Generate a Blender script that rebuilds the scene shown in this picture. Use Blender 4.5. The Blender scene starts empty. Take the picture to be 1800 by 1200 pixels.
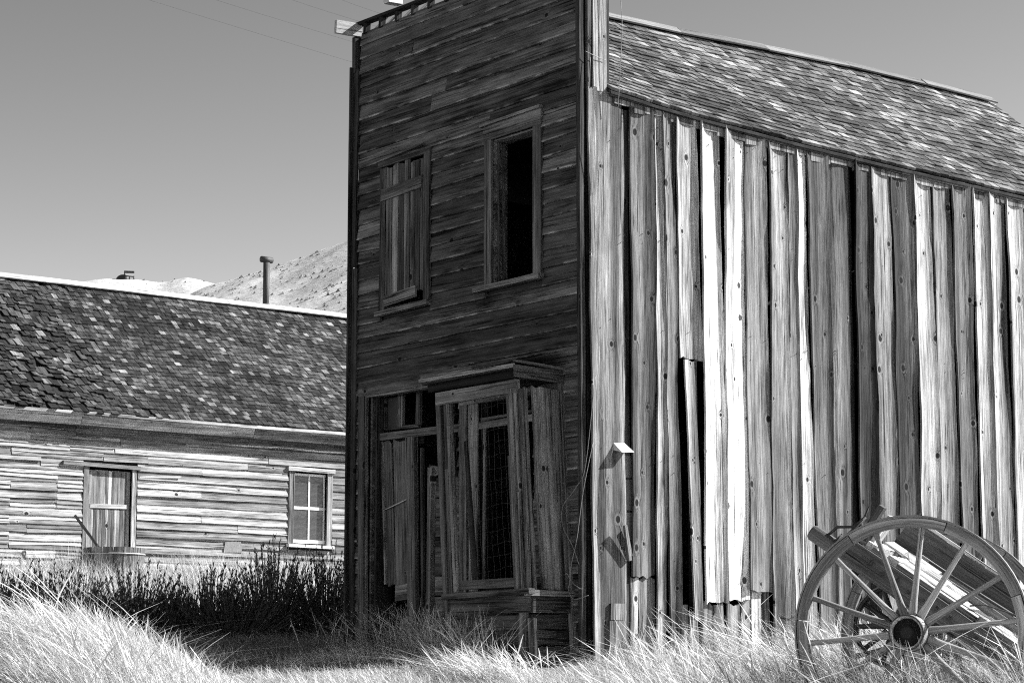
import bpy, math, random
import numpy as np
from mathutils import Vector

# ------------------------------------------------------------------ camera, sky, sun, exposure
SC = bpy.context.scene
CX, CY, CZ = 15.29, -12.911, -0.191            # eye: the photographer stands lower than the shop
YAW = math.radians(38.2); PITCH = math.atan(590 / 3900.0)
FH = Vector((-math.cos(YAW), math.sin(YAW), 0)); RT = Vector((math.sin(YAW), math.cos(YAW), 0))
cam_d = bpy.data.cameras.new('camera'); cam = bpy.data.objects.new('camera', cam_d)
SC.collection.objects.link(cam); SC.camera = cam
cam.location = (CX, CY, CZ)
look = FH * math.cos(PITCH) + Vector((0, 0, math.sin(PITCH)))
cam.rotation_euler = look.to_track_quat('-Z', 'Y').to_euler()
cam_d.sensor_width = 36; cam_d.lens = 36 * 3900 / 1800.0; cam_d.clip_start = 0.1; cam_d.clip_end = 5000

SUN = Vector((0.36, 0.72, 0.59)).normalized()   # towards the sun
world = bpy.data.worlds.new('World'); SC.world = world; world.use_nodes = True
wn = world.node_tree.nodes; wl = world.node_tree.links
for n in list(wn): wn.remove(n)
sky = wn.new('ShaderNodeTexSky'); sky.sky_type = 'NISHITA'; sky.sun_disc = False
sky.sun_elevation = math.asin(SUN.z); sky.sun_rotation = math.atan2(SUN.x, SUN.y)
sky.altitude = 2500; sky.air_density = 1.0; sky.dust_density = 1.0; sky.ozone_density = 1.0
sepc = wn.new('ShaderNodeSeparateColor')        # black and white film behind an orange filter: mostly red, some green
mixc = wn.new('ShaderNodeMath'); mixc.operation = 'MULTIPLY_ADD'; mixc.inputs[1].default_value = .15
film = wn.new('ShaderNodeMath'); film.operation = 'POWER'; film.inputs[1].default_value = 1.7   # contrasty film
half = wn.new('ShaderNodeMath'); half.operation = 'MULTIPLY'; half.inputs[1].default_value = .85
bg = wn.new('ShaderNodeBackground'); bg.inputs['Strength'].default_value = 0.055
wo = wn.new('ShaderNodeOutputWorld')
wl.new(sky.outputs[0], sepc.inputs[0]); wl.new(sepc.outputs[0], half.inputs[0]); wl.new(sepc.outputs[1], mixc.inputs[0]); wl.new(half.outputs[0], mixc.inputs[2]); wl.new(mixc.outputs[0], film.inputs[0]); wl.new(film.outputs[0], bg.inputs[0]); wl.new(bg.outputs[0], wo.inputs[0])
sun_d = bpy.data.lights.new('sun', 'SUN'); sun_d.energy = 5.0; sun_d.angle = math.radians(0.5); sun_d.color = (1, 1, 1)
sun = bpy.data.objects.new('sun', sun_d); SC.collection.objects.link(sun)
sun.rotation_euler = SUN.to_track_quat('Z', 'Y').to_euler()
SC.view_settings.view_transform = 'Standard'; SC.view_settings.look = 'None'
SC.cycles.max_bounces = 5; SC.cycles.diffuse_bounces = 3; SC.cycles.glossy_bounces = 2; SC.cycles.transmission_bounces = 2
SC.cycles.adaptive_threshold = .015; SC.cycles.use_denoising = False; SC.cycles.filter_width = 1.1; SC.cycles.sample_clamp_indirect = 2.5
SC.view_settings.gamma = 1.0; SC.view_settings.exposure = 1.35; SC.view_settings.use_curve_mapping = False

# ------------------------------------------------------------------ helpers
rnd = random.Random(7)
COL = SC.collection
V = Vector
ex, ey, ez = V((1, 0, 0)), V((0, 1, 0)), V((0, 0, 1))
def tag(o, label=None, cat=None, group=None, kind=None):
    if label: o['label'] = label
    if cat: o['category'] = cat
    if group: o['group'] = group
    if kind: o['kind'] = kind
    return o
def empty(name, loc, parent=None):
    o = bpy.data.objects.new(name, None); COL.objects.link(o); o.empty_display_size = .2
    o.location = loc
    if parent: attach(o, parent, V(loc))
    return o
WLOC = {}
def attach(o, parent, loc):
    o.parent = parent; WLOC[o.name] = V(loc); o.location = V(loc) - WLOC.get(parent.name, V(parent.location))
class MB:
    """collects vertices (with grain coordinates and tone) and faces for ONE mesh"""
    def __init__(s): s.v = []; s.f = []; s.g = []; s.t = []; s.sm = []; s.e = []
    def add(s, verts, faces, grain=None, tone=1.0, smooth=False, edge=None):
        b = len(s.v); s.v += [V(p) for p in verts]; s.f += [tuple(i + b for i in f) for f in faces]
        s.g += grain if grain else [tuple(p) for p in verts]
        s.t += [tone] * len(verts); s.sm += [smooth] * len(faces)
        s.e += edge if edge else [0.] * len(verts)
        return s
    def build(s, name, mat, parent=None, origin=None):
        if origin is None:
            n = max(1, len(s.v)); origin = V((sum(p.x for p in s.v) / n, sum(p.y for p in s.v) / n, min((p.z for p in s.v), default=0)))
        me = bpy.data.meshes.new(name)
        me.from_pydata([p - origin for p in s.v], [], s.f)
        a = me.attributes.new('grain', 'FLOAT_VECTOR', 'POINT'); a.data.foreach_set('vector', np.array(s.g, 'f').ravel())
        a = me.attributes.new('tone', 'FLOAT', 'POINT'); a.data.foreach_set('value', np.array(s.t, 'f'))
        a = me.attributes.new('edge', 'FLOAT', 'POINT'); a.data.foreach_set('value', np.array(s.e, 'f'))
        if any(s.sm): me.polygons.foreach_set('use_smooth', s.sm)
        me.materials.append(mat)
        o = bpy.data.objects.new(name, me); COL.objects.link(o); o.location = origin
        WLOC[o.name] = V(origin)
        if parent: attach(o, parent, origin)
        return o
def wob(r, n=3, f0=.6):
    """smooth random one dimensional function"""
    c = [(r.uniform(.5, 1) / (k + 1), f0 * (1.9 ** k) * r.uniform(.8, 1.2), r.uniform(0, 6.28)) for k in range(n)]
    return lambda x: sum(a * math.sin(f * x * 6.283 + p) for a, f, p in c) / 1.6
def board_geo(mb, p0, p1, wd, nd, w, t, segs=1, wav=0., cup=0., twist=0., bow=0., jag=0., tone=1., nu=2, r=None, taper=1., prof=None, skew=0.):
    """a plank from p0 to p1 (centre of its back face), width along wd, thickness along nd"""
    r = r or rnd
    p0, p1 = V(p0), V(p1); L = (p1 - p0).length
    e0, e1, bw = wob(r), wob(r), wob(r, 2, .25)
    us = [-1 + 2 * i / (nu - 1) for i in range(nu)]
    j0 = [r.uniform(-jag, jag) for _ in us]; j1 = [r.uniform(-jag, jag) for _ in us]
    off = (r.uniform(0, 60), r.uniform(0, 60), r.uniform(0, 60))
    vs, gs, es = [], [], []
    for k in range(segs + 1):
        s = k / segs
        wl_, wr_ = w / 2 * (1 + (taper - 1) * s), w / 2 * (1 + (taper - 1) * s)
        wl_ += wav * e0(s * L); wr_ += wav * e1(s * L)
        sh = skew * s
        for side in (0, 1):
            for i, u in enumerate(us):
                uu = (u * (wl_ if u < 0 else wr_)) + sh
                ends = (j0[i] if k == 0 else 0) + (j1[i] if k == segs else 0)
                n = (t if side == 0 else 0) + cup * (.65 * u * u + .35 * u ** 6) + twist * u * (s - .5) + bow * bw(s * L)
                if prof: n += prof(u) if side == 0 else 0
                p = p0 + (p1 - p0) * s + (p1 - p0).normalized() * ends + V(wd) * uu + V(nd) * n
                vs.append(p); gs.append((s * L + ends + off[0], uu + off[1], n + off[2])); es.append(u)
    fs = []
    row = 2 * nu
    fl = V(wd).cross(V(nd)).dot(p1 - p0) < 0
    def q(a, b, c, d): fs.append((a, d, c, b) if fl else (a, b, c, d))
    for k in range(segs):
        a = k * row; b = a + row
        for i in range(nu - 1):
            q(a + i, a + i + 1, b + i + 1, b + i)
            q(a + nu + i + 1, a + nu + i, b + nu + i, b + nu + i + 1)
        q(a + nu, a, b, b + nu)
        q(a + nu - 1, a + 2 * nu - 1, b + 2 * nu - 1, b + nu - 1)
    q(*[0, nu, nu + nu - 1, nu - 1]) if nu == 2 else None
    if nu > 2:
        for i in range(nu - 1): q(i, nu + i, nu + i + 1, i + 1)
    e = segs * row
    for i in range(nu - 1): q(e + i + 1, e + nu + i + 1, e + nu + i, e + i)
    mb.add(vs, fs, gs, tone, smooth=False, edge=es)
def board(name, parent, mat, p0, p1, wd, nd, w, t, **k):
    mb = MB(); board_geo(mb, p0, p1, wd, nd, w, t, **k)
    return mb.build(name, mat, parent)
def boxg(mb, x0, x1, y0, y1, z0, z1, tone=1.):
    c = [V((x, y, z)) for z in (z0, z1) for y in (y0, y1) for x in (x0, x1)]
    mb.add(c, [(0, 2, 3, 1), (4, 5, 7, 6), (0, 1, 5, 4), (2, 6, 7, 3), (0, 4, 6, 2), (1, 3, 7, 5)], None, tone)
def tube(mb, pts, rad, n=6, tone=1., closed=False, smooth=True, cap=True):
    pts = [V(p) for p in pts]; rads = rad if isinstance(rad, (list, tuple)) else [rad] * len(pts)
    vs, gs, fs = [], [], []; off = rnd.uniform(0, 50); l = 0
    m = len(pts)
    ref = V((.3, .2, .93))
    for k, p in enumerate(pts):
        if closed: d = pts[(k + 1) % m] - pts[k - 1]
        else: d = pts[min(k + 1, m - 1)] - pts[max(k - 1, 0)]
        d.normalize(); a = d.cross(ref)
        if a.length < .1: a = d.cross(V((1, 0, 0)))
        a.normalize(); b = d.cross(a)
        if k: l += (pts[k] - pts[k - 1]).length
        for i in range(n):
            t = 6.28318 * i / n
            vs.append(p + (a * math.cos(t) + b * math.sin(t)) * rads[k]); gs.append((l + off, rads[k] * math.cos(t), rads[k] * math.sin(t)))
    for k in range(m if closed else m - 1):
        for i in range(n):
            a = k * n + i; b = k * n + (i + 1) % n; c = ((k + 1) % m) * n + (i + 1) % n; d = ((k + 1) % m) * n + i
            fs.append((a, b, c, d))
    if not closed and cap: fs.append(tuple(range(n))[::-1]); fs.append(tuple((m - 1) * n + i for i in range(n)))
    mb.add(vs, fs, gs, tone, smooth)
def lathe(mb, c, ax, prof, n=24, tone=1., smooth=True, cap=True):
    """prof: (distance along ax, radius)"""
    ax = V(ax).normalized(); a = ax.cross(ez if abs(ax.z) < .9 else ex).normalized(); b = ax.cross(a)
    vs, fs, gs = [], [], []
    for h, r_ in prof:
        for i in range(n):
            t = 6.28318 * i / n; vs.append(V(c) + ax * h + (a * math.cos(t) + b * math.sin(t)) * r_); gs.append((h, t * .2, r_))
    for k in range(len(prof) - 1):
        for i in range(n): fs.append((k * n + i, k * n + (i + 1) % n, (k + 1) * n + (i + 1) % n, (k + 1) * n + i))
    if cap: fs.append(tuple(range(n))[::-1]); fs.append(tuple((len(prof) - 1) * n + i for i in range(n)))
    mb.add(vs, fs, gs, tone, smooth)

# ------------------------------------------------------------------ materials (all neutral: a black and white place)
class NT:
    def __init__(s, name):
        s.m = bpy.data.materials.new(name); s.m.use_nodes = True; s.n = s.m.node_tree.nodes; s.l = s.m.node_tree.links
        s.b = s.n['Principled BSDF']
    def node(s, t, **k):
        n = s.n.new(t)
        for a, b in k.items(): setattr(n, a, b)
        return n
    def link(s, a, b): s.l.new(a, b)
    def val(s, x, inp):
        if isinstance(x, (int, float)): inp.default_value = x
        elif isinstance(x, tuple): inp.default_value = x
        else: s.link(x, inp)
    def math(s, op, a, b=0., c=0., clamp=False):
        n = s.node('ShaderNodeMath', operation=op, use_clamp=clamp); s.val(a, n.inputs[0]); s.val(b, n.inputs[1]); s.val(c, n.inputs[2]); return n.outputs[0]
    def vmul(s, v, sc):
        n = s.node('ShaderNodeVectorMath', operation='MULTIPLY'); s.val(v, n.inputs[0]); n.inputs[1].default_value = sc; return n.outputs[0]
    def noise(s, v, scale=1., detail=3., rough=.55, dist=0.):
        n = s.node('ShaderNodeTexNoise'); s.val(v, n.inputs['Vector']); n.inputs['Scale'].default_value = scale
        n.inputs['Detail'].default_value = detail; n.inputs['Roughness'].default_value = rough; n.inputs['Distortion'].default_value = dist
        return n.outputs['Fac']
    def ramp(s, x, a, b, lo=0., hi=1.):
        n = s.node('ShaderNodeMapRange', clamp=True, interpolation_type='SMOOTHSTEP'); s.val(x, n.inputs[0])
        n.inputs[1].default_value = a; n.inputs[2].default_value = b; s.val(lo, n.inputs[3]); s.val(hi, n.inputs[4]); return n.outputs[0]
    def attr(s, name):
        return s.node('ShaderNodeAttribute', attribute_name=name)
    def bump(s, h, strength, dist):
        n = s.node('ShaderNodeBump'); n.inputs['Strength'].default_value = strength; n.inputs['Distance'].default_value = dist
        s.link(h, n.inputs['Height']); s.link(n.outputs[0], s.b.inputs['Normal'])
def wood(name, base, contrast=1., knots=.5, bump=.5, rough=.85, spec=.12, fine=55., patch=.5, stripe=.8, worn=0.):
    N = NT(name); g = N.attr('grain').outputs['Vector']; t = N.attr('tone').outputs['Fac']
    sepg = N.node('ShaderNodeSeparateXYZ'); N.link(g, sepg.inputs[0])
    core = halo = None; gb = g
    if knots > 0:                                   # knots bend the grain around them
        flat = N.node('ShaderNodeCombineXYZ'); N.link(sepg.outputs[0], flat.inputs[0]); N.link(sepg.outputs[1], flat.inputs[1])
        vo = N.node('ShaderNodeTexVoronoi', voronoi_dimensions='2D'); N.link(N.vmul(flat.outputs[0], (.75, 1., 1.)), vo.inputs['Vector']); vo.inputs['Scale'].default_value = 4.2
        sepv = N.node('ShaderNodeSeparateColor'); N.link(vo.outputs['Color'], sepv.inputs[0])
        has = N.math('LESS_THAN', sepv.outputs[0], knots)
        kd = N.math('DIVIDE', vo.outputs['Distance'], N.math('MULTIPLY_ADD', N.math('POWER', sepv.outputs[1], 2.), .7, .48))
        core = N.math('MULTIPLY', N.ramp(kd, .085, .125, 1., 0.), has)
        halo = N.math('MULTIPLY', N.ramp(kd, .06, .34, 1., 0.), has)
        bent = N.node('ShaderNodeCombineXYZ'); N.link(sepg.outputs[0], bent.inputs[0])
        N.link(N.math('MULTIPLY_ADD', halo, .030, sepg.outputs[1]), bent.inputs[1]); N.link(sepg.outputs[2], bent.inputs[2])
        gb = bent.outputs[0]
    n1 = N.noise(N.vmul(gb, (3.2, fine * 1.9, fine * 1.9)), 1., 3., .75, .2)
    n2 = N.noise(N.vmul(gb, (.55, 24., 24.)), 1., 3., .65, .2)
    n3 = N.noise(N.vmul(g, (1.1, 3.2, 3.2)), 1., 3., .65)
    n4 = N.noise(N.vmul(gb, (.9, 62., 62.)), 1., 2., .6)
    n5 = N.noise(N.vmul(gb, (.16, 4.5, 4.5)), 1., 1., .5)
    f = N.math('MULTIPLY_ADD', N.math('SUBTRACT', n1, .5), 1.7 * contrast, 1.)
    f = N.math('MULTIPLY_ADD', N.math('SUBTRACT', n2, .5), 1.7 * contrast, f)
    f = N.math('MULTIPLY_ADD', N.math('SUBTRACT', n3, .5), 1.6 * patch, f)
    f = N.math('MULTIPLY', f, N.ramp(n5, .34, .64, 1. - .6 * stripe, 1. + .6 * stripe))
    crack = N.ramp(n4, .62, .68, 1., .12)
    f = N.math('MULTIPLY', f, crack)
    if worn > 0:                                    # bare fibre along the lower edge
        e = N.attr('edge').outputs['Fac']
        we = N.math('MULTIPLY', N.ramp(e, -1., -.72, 1., 0.), N.ramp(N.noise(N.vmul(g, (2.2, .0, .0)), 1., 3., .6), .45, .62, 0., 1.))
        f = N.math('MULTIPLY_ADD', we, worn, f)
    if knots > 0:
        f = N.math('MULTIPLY', f, N.math('MULTIPLY_ADD', halo, -.30, 1.))
        f = N.math('MULTIPLY_ADD', N.math('MULTIPLY', N.ramp(kd, .12, .2, 1., 0.), has), .5, f)
        f = N.math('MULTIPLY', f, N.math('MULTIPLY_ADD', core, -.93, 1.))
    f = N.math('MAXIMUM', f, .05)
    c = N.math('MINIMUM', N.math('MULTIPLY', N.math('MULTIPLY', f, t), base), .82)
    N.link(c, N.b.inputs['Base Color'])
    N.b.inputs['Roughness'].default_value = rough; N.b.inputs['Specular IOR Level'].default_value = spec
    h = N.math('ADD', N.math('MULTIPLY', n1, .7), N.math('MULTIPLY', n2, .6))
    h = N.math('ADD', h, N.math('MULTIPLY', crack, .6))
    N.bump(h, bump, .010)
    return N.m
def plain(name, col, rough=.8, metal=0., var=.3, scale=8., bump=.2, spec=.3):
    N = NT(name); tc = N.node('ShaderNodeTexCoord').outputs['Object']
    n = N.noise(tc, scale, 5., .6)
    t = N.attr('tone').outputs['Fac']
    c = N.math('MULTIPLY', N.math('MULTIPLY_ADD', N.math('SUBTRACT', n, .5), 2 * var, 1.), col)
    c = N.math('MULTIPLY', c, t)
    N.link(c, N.b.inputs['Base Color']); N.b.inputs['Roughness'].default_value = rough; N.b.inputs['Metallic'].default_value = metal
    N.b.inputs['Specular IOR Level'].default_value = spec
    N.bump(n, bump, .01)
    return N.m
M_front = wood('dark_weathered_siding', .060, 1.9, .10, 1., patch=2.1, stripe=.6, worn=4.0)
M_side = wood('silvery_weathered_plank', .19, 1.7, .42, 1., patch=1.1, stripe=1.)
M_house = wood('sunbleached_clapboard', .30, 1.6, .06, .8, patch=1.2, stripe=.7)
M_trim = wood('weathered_trim', .088, 1.9, .2, .9, patch=1.9)
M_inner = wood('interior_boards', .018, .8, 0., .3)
M_shingle = wood('cedar_shingle', .095, 1.2, 0., .6, fine=90., patch=.8, stripe=.4)
M_wheel = wood('grey_wheel_wood', .26, 1.3, 0., .6, fine=80., stripe=.5)
M_pale = wood('bleached_pale_wood', .40, .9, 0., .5, stripe=.25)
M_iron = plain('rusty_iron', .06, .65, .3, .4, 20., .4)
M_black = plain('black_iron', .014, .7, 0., .3, 20., .3)
M_wire = plain('dull_wire', .22, .6, .4, .3, 20., .1)
M_tin = plain('bent_tin', .45, .45, .5, .3, 14., .2)
M_straw = None
def grass_mat(name, col, var=.5):
    N = NT(name); t = N.attr('tone').outputs['Fac']
    c = N.math('MULTIPLY', t, col); N.link(c, N.b.inputs['Base Color'])
    N.b.inputs['Roughness'].default_value = .7; N.b.inputs['Specular IOR Level'].default_value = .2
    tr = N.node('ShaderNodeBsdfTranslucent'); N.link(c, tr.inputs['Color'])
    mx = N.node('ShaderNodeMixShader'); mx.inputs[0].default_value = .18
    N.link(N.b.outputs[0], mx.inputs[1]); N.link(tr.outputs[0], mx.inputs[2]); N.link(mx.outputs[0], N.n['Material Output'].inputs[0])
    return N.m
M_grass = grass_mat('dry_straw', .60)
M_leaf = grass_mat('dark_brush_leaf', .065)
def ground_mat():
    N = NT('dry_ground'); tc = N.node('ShaderNodeTexCoord').outputs['Object']
    n = N.noise(tc, .8, 6., .65); m = N.noise(tc, 14., 4., .7)
    c = N.math('MULTIPLY', N.math('ADD', N.math('MULTIPLY', n, .5), N.math('MULTIPLY', m, .5)), .26)
    N.link(c, N.b.inputs['Base Color']); N.b.inputs['Roughness'].default_value = .95; N.b.inputs['Specular IOR Level'].default_value = .1
    N.bump(m, .6, .03); return N.m
M_ground = ground_mat()
def hill_mat():
    N = NT('grassy_hill'); tc = N.node('ShaderNodeTexCoord').outputs['Object']
    n = N.noise(tc, .05, 6., .65); m = N.noise(tc, .9, 4., .7)
    c = N.math('ADD', N.math('MULTIPLY', n, .34), N.math('MULTIPLY', m, .5))
    c = N.math('MULTIPLY', c, N.ramp(N.noise(tc, .7, 3., .8), .56, .68, 1., .7))
    N.link(c, N.b.inputs['Base Color']); N.b.inputs['Roughness'].default_value = .95; N.b.inputs['Specular IOR Level'].default_value = .05
    N.bump(m, .35, .4); return N.m
M_hill = hill_mat()
def glass_mat(name, col, rough):
    N = NT(name); N.b.inputs['Base Color'].default_value = (col, col, col, 1); N.b.inputs['Roughness'].default_value = rough
    N.b.inputs['Specular IOR Level'].default_value = .25
    tc = N.node('ShaderNodeTexCoord').outputs['Object']; N.bump(N.noise(tc, 3.5, 3., .6), .35, .03)
    return N.m
M_glass = glass_mat('old_window_glass', .05, .12)

# ------------------------------------------------------------------ ground
KD = [(-60, -2.6), (0, -1.85), (6, -1.4), (10, -.95), (13, -.66), (16, -.50), (18.5, -.27), (20, -.06), (22, .1), (24, .22), (28, .5), (34, 1.12), (38, 1.4), (60, 3.), (100, 6.5), (180, 14), (260, 16), (700, 16), (3000, 10)]
kdx = np.array([k[0] for k in KD], float); kdz = np.array([k[1] for k in KD], float)
def dr(x, y):
    x = np.asarray(x, float); y = np.asarray(y, float)
    return (x - CX) * FH.x + (y - CY) * FH.y, (x - CX) * RT.x + (y - CY) * RT.y
def xy(d, r):
    return CX + FH.x * d + RT.x * r, CY + FH.y * d + RT.y * r
def gz(x, y):
    d, r = dr(x, y)
    z = sum(np.interp(d + o, kdx, kdz) for o in (-1.2, -.6, 0, .6, 1.2)) / 5
    z = z + .56 * np.exp(-((d - 14.4) / 1.7) ** 2 - ((r + 2.75) / 1.1) ** 2)          # hummock on the left
    z = z + .24 * np.exp(-((d - 15.6) / 2.2) ** 2 - ((r - 3.0) / 1.5) ** 2)           # drifted soil round the wagon
    z = z + .22 * np.exp(-((d - 34) / 6.) ** 2 - ((r + 8) / 4.) ** 2)
    z = z + .03 * np.sin(x * 1.7 + 1) * np.sin(y * 1.3) + .015 * np.sin(x * 4.1) * np.cos(y * 3.7)
    return z
def grid_mesh(name, ds, rs, zf, mat, kind='structure'):
    D, R_ = np.meshgrid(ds, rs, indexing='ij'); X, Y = xy(D, R_); Z = zf(X, Y)
    v = np.stack([X, Y, Z], -1).reshape(-1, 3); nr = len(rs)
    f = [(i * nr + j, i * nr + j + 1, (i + 1) * nr + j + 1, (i + 1) * nr + j) for i in range(len(ds) - 1) for j in range(nr - 1)]
    me = bpy.data.meshes.new(name); me.from_pydata(v.tolist(), [], f); me.materials.append(mat)
    me.polygons.foreach_set('use_smooth', [True] * len(f))
    o = bpy.data.objects.new(name, me); COL.objects.link(o); o['kind'] = kind
    return o
ds = np.concatenate([[-800, -200, -60, -20], np.linspace(-4, 44, 170), np.geomspace(46, 2500, 40)])
rs_ = np.concatenate([-np.geomspace(2500, 22, 30), np.linspace(-20, 20, 150), np.geomspace(22, 2500, 30)])
grid_mesh('ground', ds, rs_, gz, M_ground)
# hills behind the town
def interp_s(r, pts):
    xs = [p[0] for p in pts]; zs = [p[1] for p in pts]
    return sum(np.interp(r + o, xs, zs) for o in (-2, 0, 2)) / 3
def hill1(x, y):
    d, r = dr(x, y)
    crest = interp_s(r * 320 / np.maximum(d, 1), [(-400, 8), (-110, 16), (-74, 36), (-60, 46), (-52, 52), (-47, 55.4), (-42, 57.2), (-38.5, 58.6), (-33, 60.0), (-29.5, 61.4), (-23.6, 63.6), (-10, 67), (10, 69), (35, 70), (60, 64), (90, 58), (200, 50), (400, 30), (900, 20)])
    s = np.clip((d - 110) / 210, 0, 1); s = s ** 1.1
    z = 7 + (crest - 7) * s
    z = np.where(d > 320, z - (d - 320) * .25, z)
    n = 1.3 * np.sin(x * .11 + y * .05) * np.sin(y * .13) + .8 * np.sin(x * .31 + 2) * np.sin(y * .27 + x * .1) + .35 * np.sin(x * .9) * np.sin(y * .8)
    return z + n * np.clip((d - 110) / 80, 0, 1) * .3 - np.where(d < 115, 12, 0)
grid_mesh('hill', np.concatenate([np.linspace(108, 330, 110), [345, 380]]), np.concatenate([np.linspace(-400, -100, 20), np.linspace(-95, 110, 170), np.linspace(120, 500, 20)]), hill1, M_hill)
def hill2(x, y):
    d, r = dr(x, y)
    crest = interp_s(r * 500 / np.maximum(d, 1), [(-900, 60), (-200, 84), (-117, 87.5), (-104, 88.6), (-95, 90.2), (-86, 90.), (-80, 89.0), (-76, 90.6), (-72, 90.3), (-66, 88.4), (-50, 86), (200, 70), (900, 60)])
    s = np.clip((d - 330) / 170, 0, 1)
    z = 10 + (crest - 10) * s; z = np.where(d > 500, z - (d - 500) * .3, z)
    return z + (.8 * np.sin(x * .2) * np.sin(y * .17) + .4 * np.sin(x * .7 + y * .3)) * np.clip((d - 330) / 60, 0, 1) * .2
grid_mesh('hill', np.concatenate([np.linspace(330, 505, 60), [540, 600]]), np.concatenate([np.linspace(-900, -180, 20), np.linspace(-170, 60, 140), np.linspace(80, 900, 20)]), hill2, M_hill)
def scrub(name, n, label):
    r = np.random.default_rng(5); mb = MB()
    base = [V(p) for p in ((1, 0, 0), (0, 1, 0), (-1, 0, 0), (0, -1, 0), (0, 0, 1))]
    fc = [(0, 1, 4), (1, 2, 4), (2, 3, 4), (3, 0, 4)]
    for i in range(n):
        far = i % 4 == 0
        d = r.uniform(345, 500) if far else 120 + 205 * r.uniform(0, 1) ** .8
        r_ = r.uniform(-150, -70) * d / 500 if far else r.uniform(-62, 4) * d / 320
        x, y = xy(d, r_); z = float((hill2 if far else hill1)(np.array(x), np.array(y)))
        dens = math.sin(x * .13 + 1) * math.sin(y * .11) + .4 * math.sin(x * .37) * math.sin(y * .41)
        if r.uniform(-.9, .9) > dens + .2: continue
        s = r.uniform(.14, .42) * (1.0 if far else 1)
        mb.add([V((x, y, z - .1)) + V((b.x * s * r.uniform(.6, 1.3), b.y * s * r.uniform(.6, 1.3), b.z * s * r.uniform(.7, 1.3))) for b in base], fc, None, r.uniform(.7, 2.2))
    o = mb.build(name, plain('scrub', .14, .9, 0, .4, 2., .3), None, V((0, 0, 0)))
    tag(o, label, 'brush', kind='stuff')
scrub('hillside_scrub', 5200, 'dark dots of low sagebrush scattered over the pale hills')

# ------------------------------------------------------------------ the shop with the false front
FW = 3.80; LEN = 7.95; FTOP = 6.58
bld = empty('false_front_building', (-FW / 2, LEN / 2, 0))
tag(bld, 'tall unpainted wooden shop with a dark false front, boarded windows and sunlit plank side', 'building')
# --- front wall
OPEN = [(-3.23, -2.44, 3.53, 5.07), (-1.40, -.73, 3.55, 5.04), (-3.50, -1.95, -.4, 2.72), (-1.54, -.80, .66, 2.42)]
def cut(x0, x1, z0, z1, openings, pad=.0):
    segs = [(x0, x1)]
    for a, b, c, d in openings:
        if c < z1 - pad and d > z0 + pad:
            out = []
            for s0, s1 in segs:
                if b <= s0 or a >= s1: out.append((s0, s1)); continue
                if a > s0: out.append((s0, a))
                if b < s1: out.append((b, s1))
            segs = out
    return [s for s in segs if s[1] - s[0] > .03]
mb = MB()
zc = sorted(set([-.35, FTOP - .02] + [o[2] for o in OPEN if o[2] > -.35] + [o[3] for o in OPEN]))
for z0, z1 in zip(zc, zc[1:]):
    for x0, x1 in cut(-FW + .04, -.03, z0, z1, OPEN, .001): boxg(mb, x0, x1, .012, .05, z0, z1)
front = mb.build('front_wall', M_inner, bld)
r = random.Random(11)
BAYCUT = [(-3.27, -2.40, 3.52, 5.09), (-1.50, -.62, 3.53, 5.10), (-3.60, -1.93, -.4, 2.70), (-1.86, -.76, .60, 2.50)]
z = -.12; k = 0
while z < FTOP - .05:
    h = r.choice([.13, .14, .15, .155, .165]) if z < 5.1 else r.choice([.15, .165, .18, .2])
    if z + h > FTOP: h = FTOP - z
    for x0, x1 in cut(-FW + .10, -.075, z + .02, z + h - .02, BAYCUT):
        parts = [(x0, x1)]
        if x1 - x0 > 2.4 and r.random() < .45:
            m = r.uniform(x0 + .7, x1 - .7); parts = [(x0, m - .002), (m + .002, x1)]
        for a, b in parts:
            tilt = r.uniform(-.006, .006)
            lip = r.uniform(.020, .040)
            segs = max(1, int((b - a) / .35))
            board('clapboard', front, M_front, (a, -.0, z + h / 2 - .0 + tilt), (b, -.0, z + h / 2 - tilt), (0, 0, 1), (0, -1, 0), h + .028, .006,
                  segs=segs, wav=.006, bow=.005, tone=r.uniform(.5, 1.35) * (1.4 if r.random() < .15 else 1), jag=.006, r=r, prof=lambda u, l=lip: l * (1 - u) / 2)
    z += h
# corner boards of the front
def trim(name, parent, p0, p1, wd, nd, w, t, tone=1., mat=None, **k):
    L = (V(p1) - V(p0)).length
    if parent is not None and parent.name in ('bay_window', 'doorway'): p0, p1 = [V(q) + V((rnd.uniform(-.008, .008), 0, rnd.uniform(-.008, .008))) for q in (p0, p1)]
    kk = dict(segs=max(1, int(L / .4)), wav=.004, bow=.004, jag=.004, tone=tone * rnd.uniform(.9, 1.1)); kk.update(k)
    return board(name, parent, mat or M_trim, p0, p1, wd, nd, w, t, **kk)
trim('corner_board', front, (-.055, -.028, -.2), (-.055, -.028, 3.95), ex, -ey, .07, .022, .3)
trim('corner_board', front, (-.05, -.028, 3.96), (-.05, -.028, 6.62), ex, -ey, .08, .024, .28)
trim('corner_board', front, (-.012, -.030, -.2), (-.012, -.030, 6.62), ex, -ey, .022, .05, .4)
trim('corner_board', front, (-3.73, -.026, -.1), (-3.73, -.026, 4.05), ex, -ey, .085, .022, .4)
trim('corner_board', front, (-3.745, -.026, 4.06), (-3.735, -.026, 6.2), ex, -ey, .07, .022, .35)
trim('corner_board', front, (-3.79, -.03, -.1), (-3.79, -.03, 6.22), ex, -ey, .025, .06, .5)
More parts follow.
